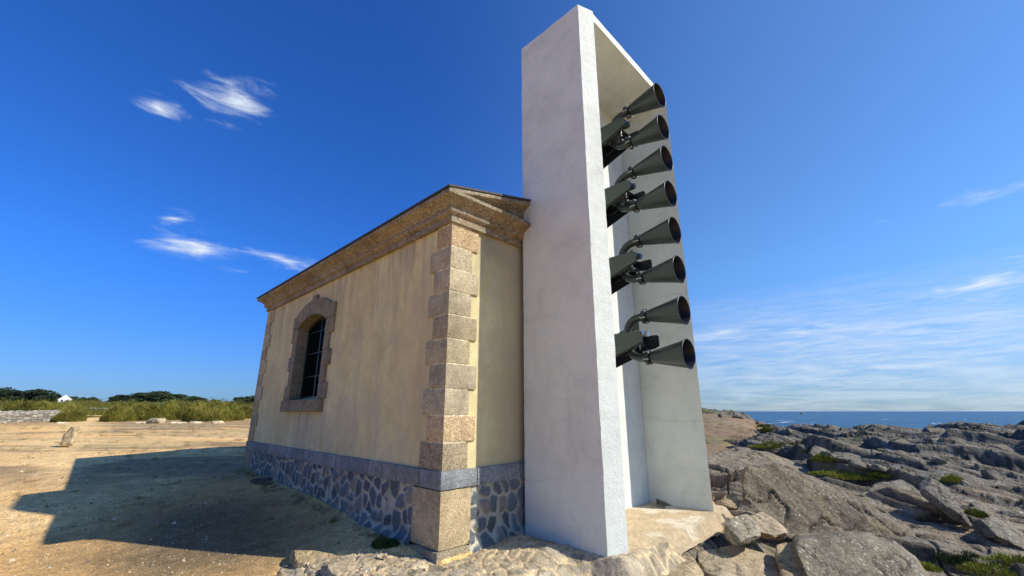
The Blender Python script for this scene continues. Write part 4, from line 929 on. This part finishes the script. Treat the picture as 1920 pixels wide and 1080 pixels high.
def scrub_field():
    r3 = np.random.default_rng(77); Vs = []; Fs = []; b = 0
    for j in range(260):
        D = 46+95*r3.random()**1.2; bb = r3.uniform(-1.35, -.50); 
        if abs(bb+.905) < .045 and D < 52: continue
        S = bb*D; x, y = (D+S)*.7071, (D-S)*.7071; V, F = tuft_mesh(900, 2.6*r3.uniform(.6, 1.4), 2.0, (.75+.75*(D > 70))*r3.uniform(.35, 1.2), .30, .035, 700+j, .3, .02)
        V = V+np.array([x, y, gz(x, y)-.1]); Vs.append(V); Fs.append(F+b); b += len(V)
    tag(mobj('heath_scrub', np.concatenate(Vs), np.concatenate(Fs), M['scrub'], None, (0, 0, 0)), kind='stuff')
scrub_field()
# wind-shaped cypresses on the skyline
def tree_parts(h, w, seed, flat=.5):
    r = random.Random(seed); rn = np.random.default_rng(seed); V = []; clumps = []
    for i in range(26):
        a = r.uniform(0, 6.28); q = r.random()**.6; clumps.append((q*w*.5*math.cos(a), q*w*.5*math.sin(a), h*(.18+.72*(1-q*q*.8)*r.uniform(.35, 1.05)), w*r.uniform(.13, .22), h*r.uniform(.09, .16)*(1.4-flat*.6)))
    for (cx, cy, cz, cr, ch) in clumps:
        n = 260; d = rn.normal(0, 1, (n, 3)); d /= np.linalg.norm(d, axis=1)[:, None]; P = np.array([cx, cy, cz])+d*np.array([cr, cr, ch])*rn.uniform(.6, 1.1, n)[:, None]
        s = .17*rn.uniform(.5, 1.3, n)[:, None]; t1 = rn.normal(0, 1, (n, 3))*np.array([1, 1, .7]); t1 /= np.linalg.norm(t1, axis=1)[:, None]; t2 = np.cross(t1, rn.normal(0, 1, (n, 3))); t2 /= np.linalg.norm(t2, axis=1)[:, None]
        V.append(np.stack([P-t1*s*1.6, P+t2*s*.6, P+t1*s*1.6, P-t2*s*.6], 1).reshape(-1, 3))
    V = np.concatenate(V); F = np.arange(len(V)).reshape(-1, 4)
    mb = MB(); mb.tube([(0, 0, -.4), (.1, 0, h*.25), (.25, .1, h*.5), (.3, .1, h*.75)], [.26, .2, .15, .06], 8)
    for (cx, cy, cz, cr, ch) in clumps[:7]: mb.tube([(.15, .05, h*.3), (cx*.5, cy*.5, cz*.7), (cx, cy, cz)], [.12, .08, .03], 6)
    return V, F, mb
protoT = []
for i in range(4):
    h, w = [(6.5, 6.5), (5.5, 7.5), (7.5, 7.), (4.5, 6)][i]; V, F, mb = tree_parts(h, w, 800+i, [.8, .9, .5, .8][i])
    root = thing('cypress_tree', (0, 0, 0), 'x', 'tree'); mobj('crown', V, F, M['tree'], root, None); mb.build('trunk', M['wood'], root); protoT.append((root, h))
trees = [(-8, 722, 118, 'darkest tall cypress at the left edge of the photo'), (14, 724, 115, 'ragged cypress just right of the one at the left edge'), (38, 736, 120, 'low cypress between the ragged one and the flat topped one'), (64, 725, 115, 'flat topped dark cypress standing alone on the skyline'),
         (90, 741, 125, 'small low tree right of the flat topped cypress'), (125, 739, 150, 'small tree directly behind the white house'), (150, 743, 150, 'tiny tree right of the white house'), (166, 742, 155, 'tiny tree second right of the white house'),
         (216, 740, 170, 'leftmost low tree of the long wood on the skyline'), (236, 736, 172, 'tree second from the left in the long wood'), (256, 734, 170, 'tree third from the left in the long wood'), (278, 730, 172, 'tall tree at the middle of the long wood'), (296, 730, 168, 'tallest rounded tree at the crest of the long wood'),
         (316, 733, 170, 'tree just right of the crest of the long wood'), (334, 737, 172, 'tree near the right end of the long wood'), (352, 740, 168, 'lower tree at the right end of the long wood'), (372, 744, 170, 'last small tree right of the long wood'),
         (398, 746, 160, 'small tree above the greyish green bush'), (440, 743, 110, 'low dark tree close to the left edge of the building'), (456, 740, 110, 'dark tree half hidden by the building corner'), (474, 739, 112, 'dark tree mostly hidden behind the building')]
ut = [False]*4
for i, (px, pt, D, lab) in enumerate(trees):
    j = i % 4; root, h = protoT[j]; p = W(px, 771, D); z = gz(p[0], p[1]); ht = EYE+(771-pt)/872*D-z; s = ht/(h*.97)
    if not ut[j]: o = root; ut[j] = True
    else:
        o = root.copy(); COL.objects.link(o)
        for ch in [c for c in root.children]:
            c = ch.copy(); COL.objects.link(c); c.parent = o
    wx = 1.5 if D > 165 else 1.15
    o.location = (p[0], p[1], z-.1); o.scale = (s*wx, s*wx, s); o.rotation_euler = (0, 0, i*1.7); tag(o, lab, 'tree', 'wind shaped trees on the skyline')
# white house far off
def house():
    p = W(122, 748, 118); x, y = p[0], p[1]; z = gz(x, y); h = EYE+(771-747)/872*118; hr = thing('white_house', (x, y, z), 'small white house far off beyond the scrub, its gable above the bushes', 'house')
    f = np.array([x, y])/math.hypot(x, y); u = np.array([f[1], -f[0]])
    def quad(a0, a1, d0, d1, z0, z1, mb):
        vs = [(*(np.array([x, y])+u*a+f*d), zz) for a in (a0, a1) for d in (d0, d1) for zz in (z0, z1)]; mb.add(vs, [(0, 1, 3, 2), (4, 6, 7, 5), (0, 4, 5, 1), (2, 3, 7, 6), (0, 2, 6, 4), (1, 5, 7, 3)])
    mb = MB(); quad(-1.25, 1.25, 0, 5, z-.3, h-.25, mb); mb.build('wall', M['house'], hr)
    g = MB(); vs = []
    for d in (-.02, 5.02): vs += [(*(np.array([x, y])+u*a+f*d), zz) for a, zz in ((-1.45, h-.30), (0, h+.95), (1.45, h-.30))]
    g.add(vs, [(0, 1, 2), (5, 4, 3), (0, 3, 4, 1), (1, 4, 5, 2), (2, 5, 3, 0)]); g.build('roof', M['house'], hr)
    w = MB(); quad(-.62, -.30, -.05, .02, h-1., h-.35, w); w.build('window', M['glass'], hr)
    w = MB(); quad(.34, .66, -.05, .02, h-1., h-.35, w); w.build('window', M['glass'], hr)
house()
# low dry stone walls
def dry_wall(name, p0, p1, z0, h, th_, lab, cell, seed):
    p0 = np.array(p0); p1 = np.array(p1); L = np.linalg.norm(p1-p0); d = (p1-p0)/L; nrm = np.array([d[1], -d[0]])
    if nrm @ p0 > 0: nrm = -nrm
    nu, nz = int(L/.04), int((h+.5)/.035); nt = int(th_/.05); path = [(0, -.4+(h+.4)*i/(nz-1)) for i in range(nz)]+[(th_*i/nt, h) for i in range(1, nt)]+[(th_, h-(h+.4)*i/(nz-1)) for i in range(nz)]
    path = np.array(path); u, k = np.meshgrid(np.linspace(0, L, nu), np.arange(len(path)), indexing='ij'); t = path[k, 0]; z = path[k, 1]; s = z+t
    F1, F2, ID, CX, CY = voronoi((u+.06*fbm(u*3, s*3, seed=seed))/cell, s/(cell*.48), seed, .8); e = sstep(.03, .2, F2-F1)
    out = .09*e*(.4+ID); side = np.where(k < nz, 1., np.where(k >= nz+nt-1, -1., 0.)); topm = (side == 0)
    X = p0[0]+d[0]*u-nrm[0]*(t-out*side); Y = p0[1]+d[1]*u-nrm[1]*(t-out*side); Z = z0+z+out*topm+.05*fbm(u*.8, u*0, seed=seed+3)*(z > 0)
    g = ground_h(X, Y, False)-gz(*p0); Z = Z+g
    c = C_(.34, .30, .235)*(.55+.75*ID)[..., None]*(.45+.55*e)[..., None]
    tag(mobj(name, np.stack([X, Y, Z], -1).reshape(-1, 3), grid_faces(nu, len(path)), M['rubble'], None, None, True, c.reshape(-1, 3)), lab, 'wall')
a = W(-110, 771, 31.); b = W(113, 771, 38.5); dry_wall('stone_wall', a[:2], b[:2], gz(a[0], a[1]), .80, .5, 'low dry stone wall in front of the bushes at the left edge', .42, 901)
a = W(156, 771, 66); b = W(202, 771, 66); dry_wall('stone_wall', a[:2], b[:2], gz(a[0], a[1]), .45, .5, 'pale rubble wall crossing the far end of the sandy path', .5, 911)

# clumps of green between the rocks
cl = [(1462, 836, 19, 1.1, .26, 'grass', 'bright green clump of shore plants beside the broad sloping outcrop'), (1435, 838, 19.5, .9, .2, 'grass', 'flatter bright green clump joined to the left of the larger one'), (1441, 808, 29, .8, .35, 'grass', 'small yellow green tuft up the brown slope'), (1432, 796, 44, .8, .4, 'grass', 'farthest yellow green tuft below the skyline rocks'),
      (1578, 888, 14.5, 1.2, .2, 'grass', 'yellow and russet mat of plants in the hollow behind the largest boulder'), (1608, 894, 14, 1.0, .18, 'grass', 'right half of the russet mat of plants in the hollow'), (1545, 862, 18, .6, .3, 'grass', 'small leafy clump at the foot of the fallen slabs'), (1785, 900, 12.5, .3, .2, 'grass', 'yellow leafy tuft above the tilted slab'),
      (1830, 968, 9.0, .22, .2, 'grass', 'small green tuft just right of the tilted slab foot'), (1735, 1066, 6.4, .28, .14, 'grass', 'yellow green tuft beside the lichen speckled boulder'), (1800, 1048, 7.2, .45, .18, 'darkplant', 'dark green plant in the crack at the lower right'), (1850, 1068, 6.8, .55, .2, 'grass', 'green clump at the bottom edge near the right corner'), (1900, 1056, 7.0, .5, .22, 'grass', 'yellow green clump in the bottom right corner'),
      (725, 1001, 6.05, .26, .17, 'darkplant', 'dark green weed growing at the foot of the plinth in the shade'), (1375, 846, 16, .3, .16, 'grass', 'small tuft between the tower edge and the outcrop'), (1655, 890, 13.5, .5, .15, 'grass', 'low tuft between the russet mat and the rock dome')]
for i, (px, py, D, rad, h, mt, lab) in enumerate(cl):
    D0 = D; D, p = (on_rock(px, py) if px > 1300 else (D, W(px, py, D))); z = p[2] if px > 1300 else gz(p[0], p[1]); q = min(1.3, D/D0); rad *= q; h *= q
    rad *= .62 if D < 8 else .8; h *= .6
    V, F = tuft_mesh(2600 if D > 8 else 1500, rad, rad*.7, h, max(.05, h*.45), .003+D*.0006, 950+i, .8, .05)
    o = mobj('shore_plant' if px > 1000 else 'weed', V, F, M[mt], None, (0, 0, 0)); o.location = (p[0], p[1], z-.02); o.rotation_euler = (0, 0, R(-45)); tag(o, lab, 'plant')
def dry_grass():
    r3 = np.random.default_rng(31); Vs = []; Fs = []; b = 0; spots = []
    for _ in range(70): y = r3.uniform(5.4, 12.6); spots.append((3.30-abs(r3.normal(0, .12)), y, .06))
    for _ in range(240): D = r3.uniform(6, 30); S = -D*r3.uniform(.5, 1.3); spots.append(((D+S)*.7071, (D-S)*.7071, .05+.0035*D))
    for _ in range(60): D = r3.uniform(22, 55); S = D*r3.uniform(.42, .54); spots.append(((D+S)*.7071, (D-S)*.7071, .18))
    for j, (x, y, rad) in enumerate(spots):
        V, F = tuft_mesh(40, rad, rad, rad*.7, rad*.9, .0015+rad*.02, 1200+j, .9, .0); V = V+np.array([x, y, gz(x, y)-.005]); Vs.append(V); Fs.append(F+b); b += len(V)
    tag(mobj('dry_grass', np.concatenate(Vs), np.concatenate(Fs), M['straw'], None, (0, 0, 0)), kind='stuff')
dry_grass()
# islet and a sailing boat far out
p = W(1503, 775, 1200); pts = [p*np.array([1, 1, 0])+np.array([a*11, b*6, c]) for a, b, c in [(-1, -1, -8), (1, -1, -8), (1, 1, -8), (-1, 1, -8), (-.5, -.3, -3.), (.1, .3, -1.8), (.6, -.2, -3.2)]]
rocky('rock_islet', pts, B, 'small dark rock islet in the sea to the right of the tower', 'islet', vox=.7, amp=.4, sc=.3, seed=990, col=(.35, .35, .35))
def boat():
    p = W(1788, 771, 2600); x, y = p[0], p[1]; r = thing('sailing_boat', (x, y, -6), 'tiny white sailing boat on the horizon', 'boat')
    m = MB(); m.prism([(x-4, -5.2), (x+4, -5.2), (x+3, -6.2), (x-3, -6.2)], 'y', y-1, y+1); m.build('hull', M['house'], r)
    m = MB(); m.prism([(x-2.6, -4.6), (x+2.6, -4.6), (x, 4.5)], 'y', y-.1, y+.1); m.build('sail', M['house'], r); m = MB(); m.tube([(x, y, -5.4), (x, y, 5)], .12, 8); m.build('mast', M['steel'], r)
boat()
scn.cycles.max_bounces = 6
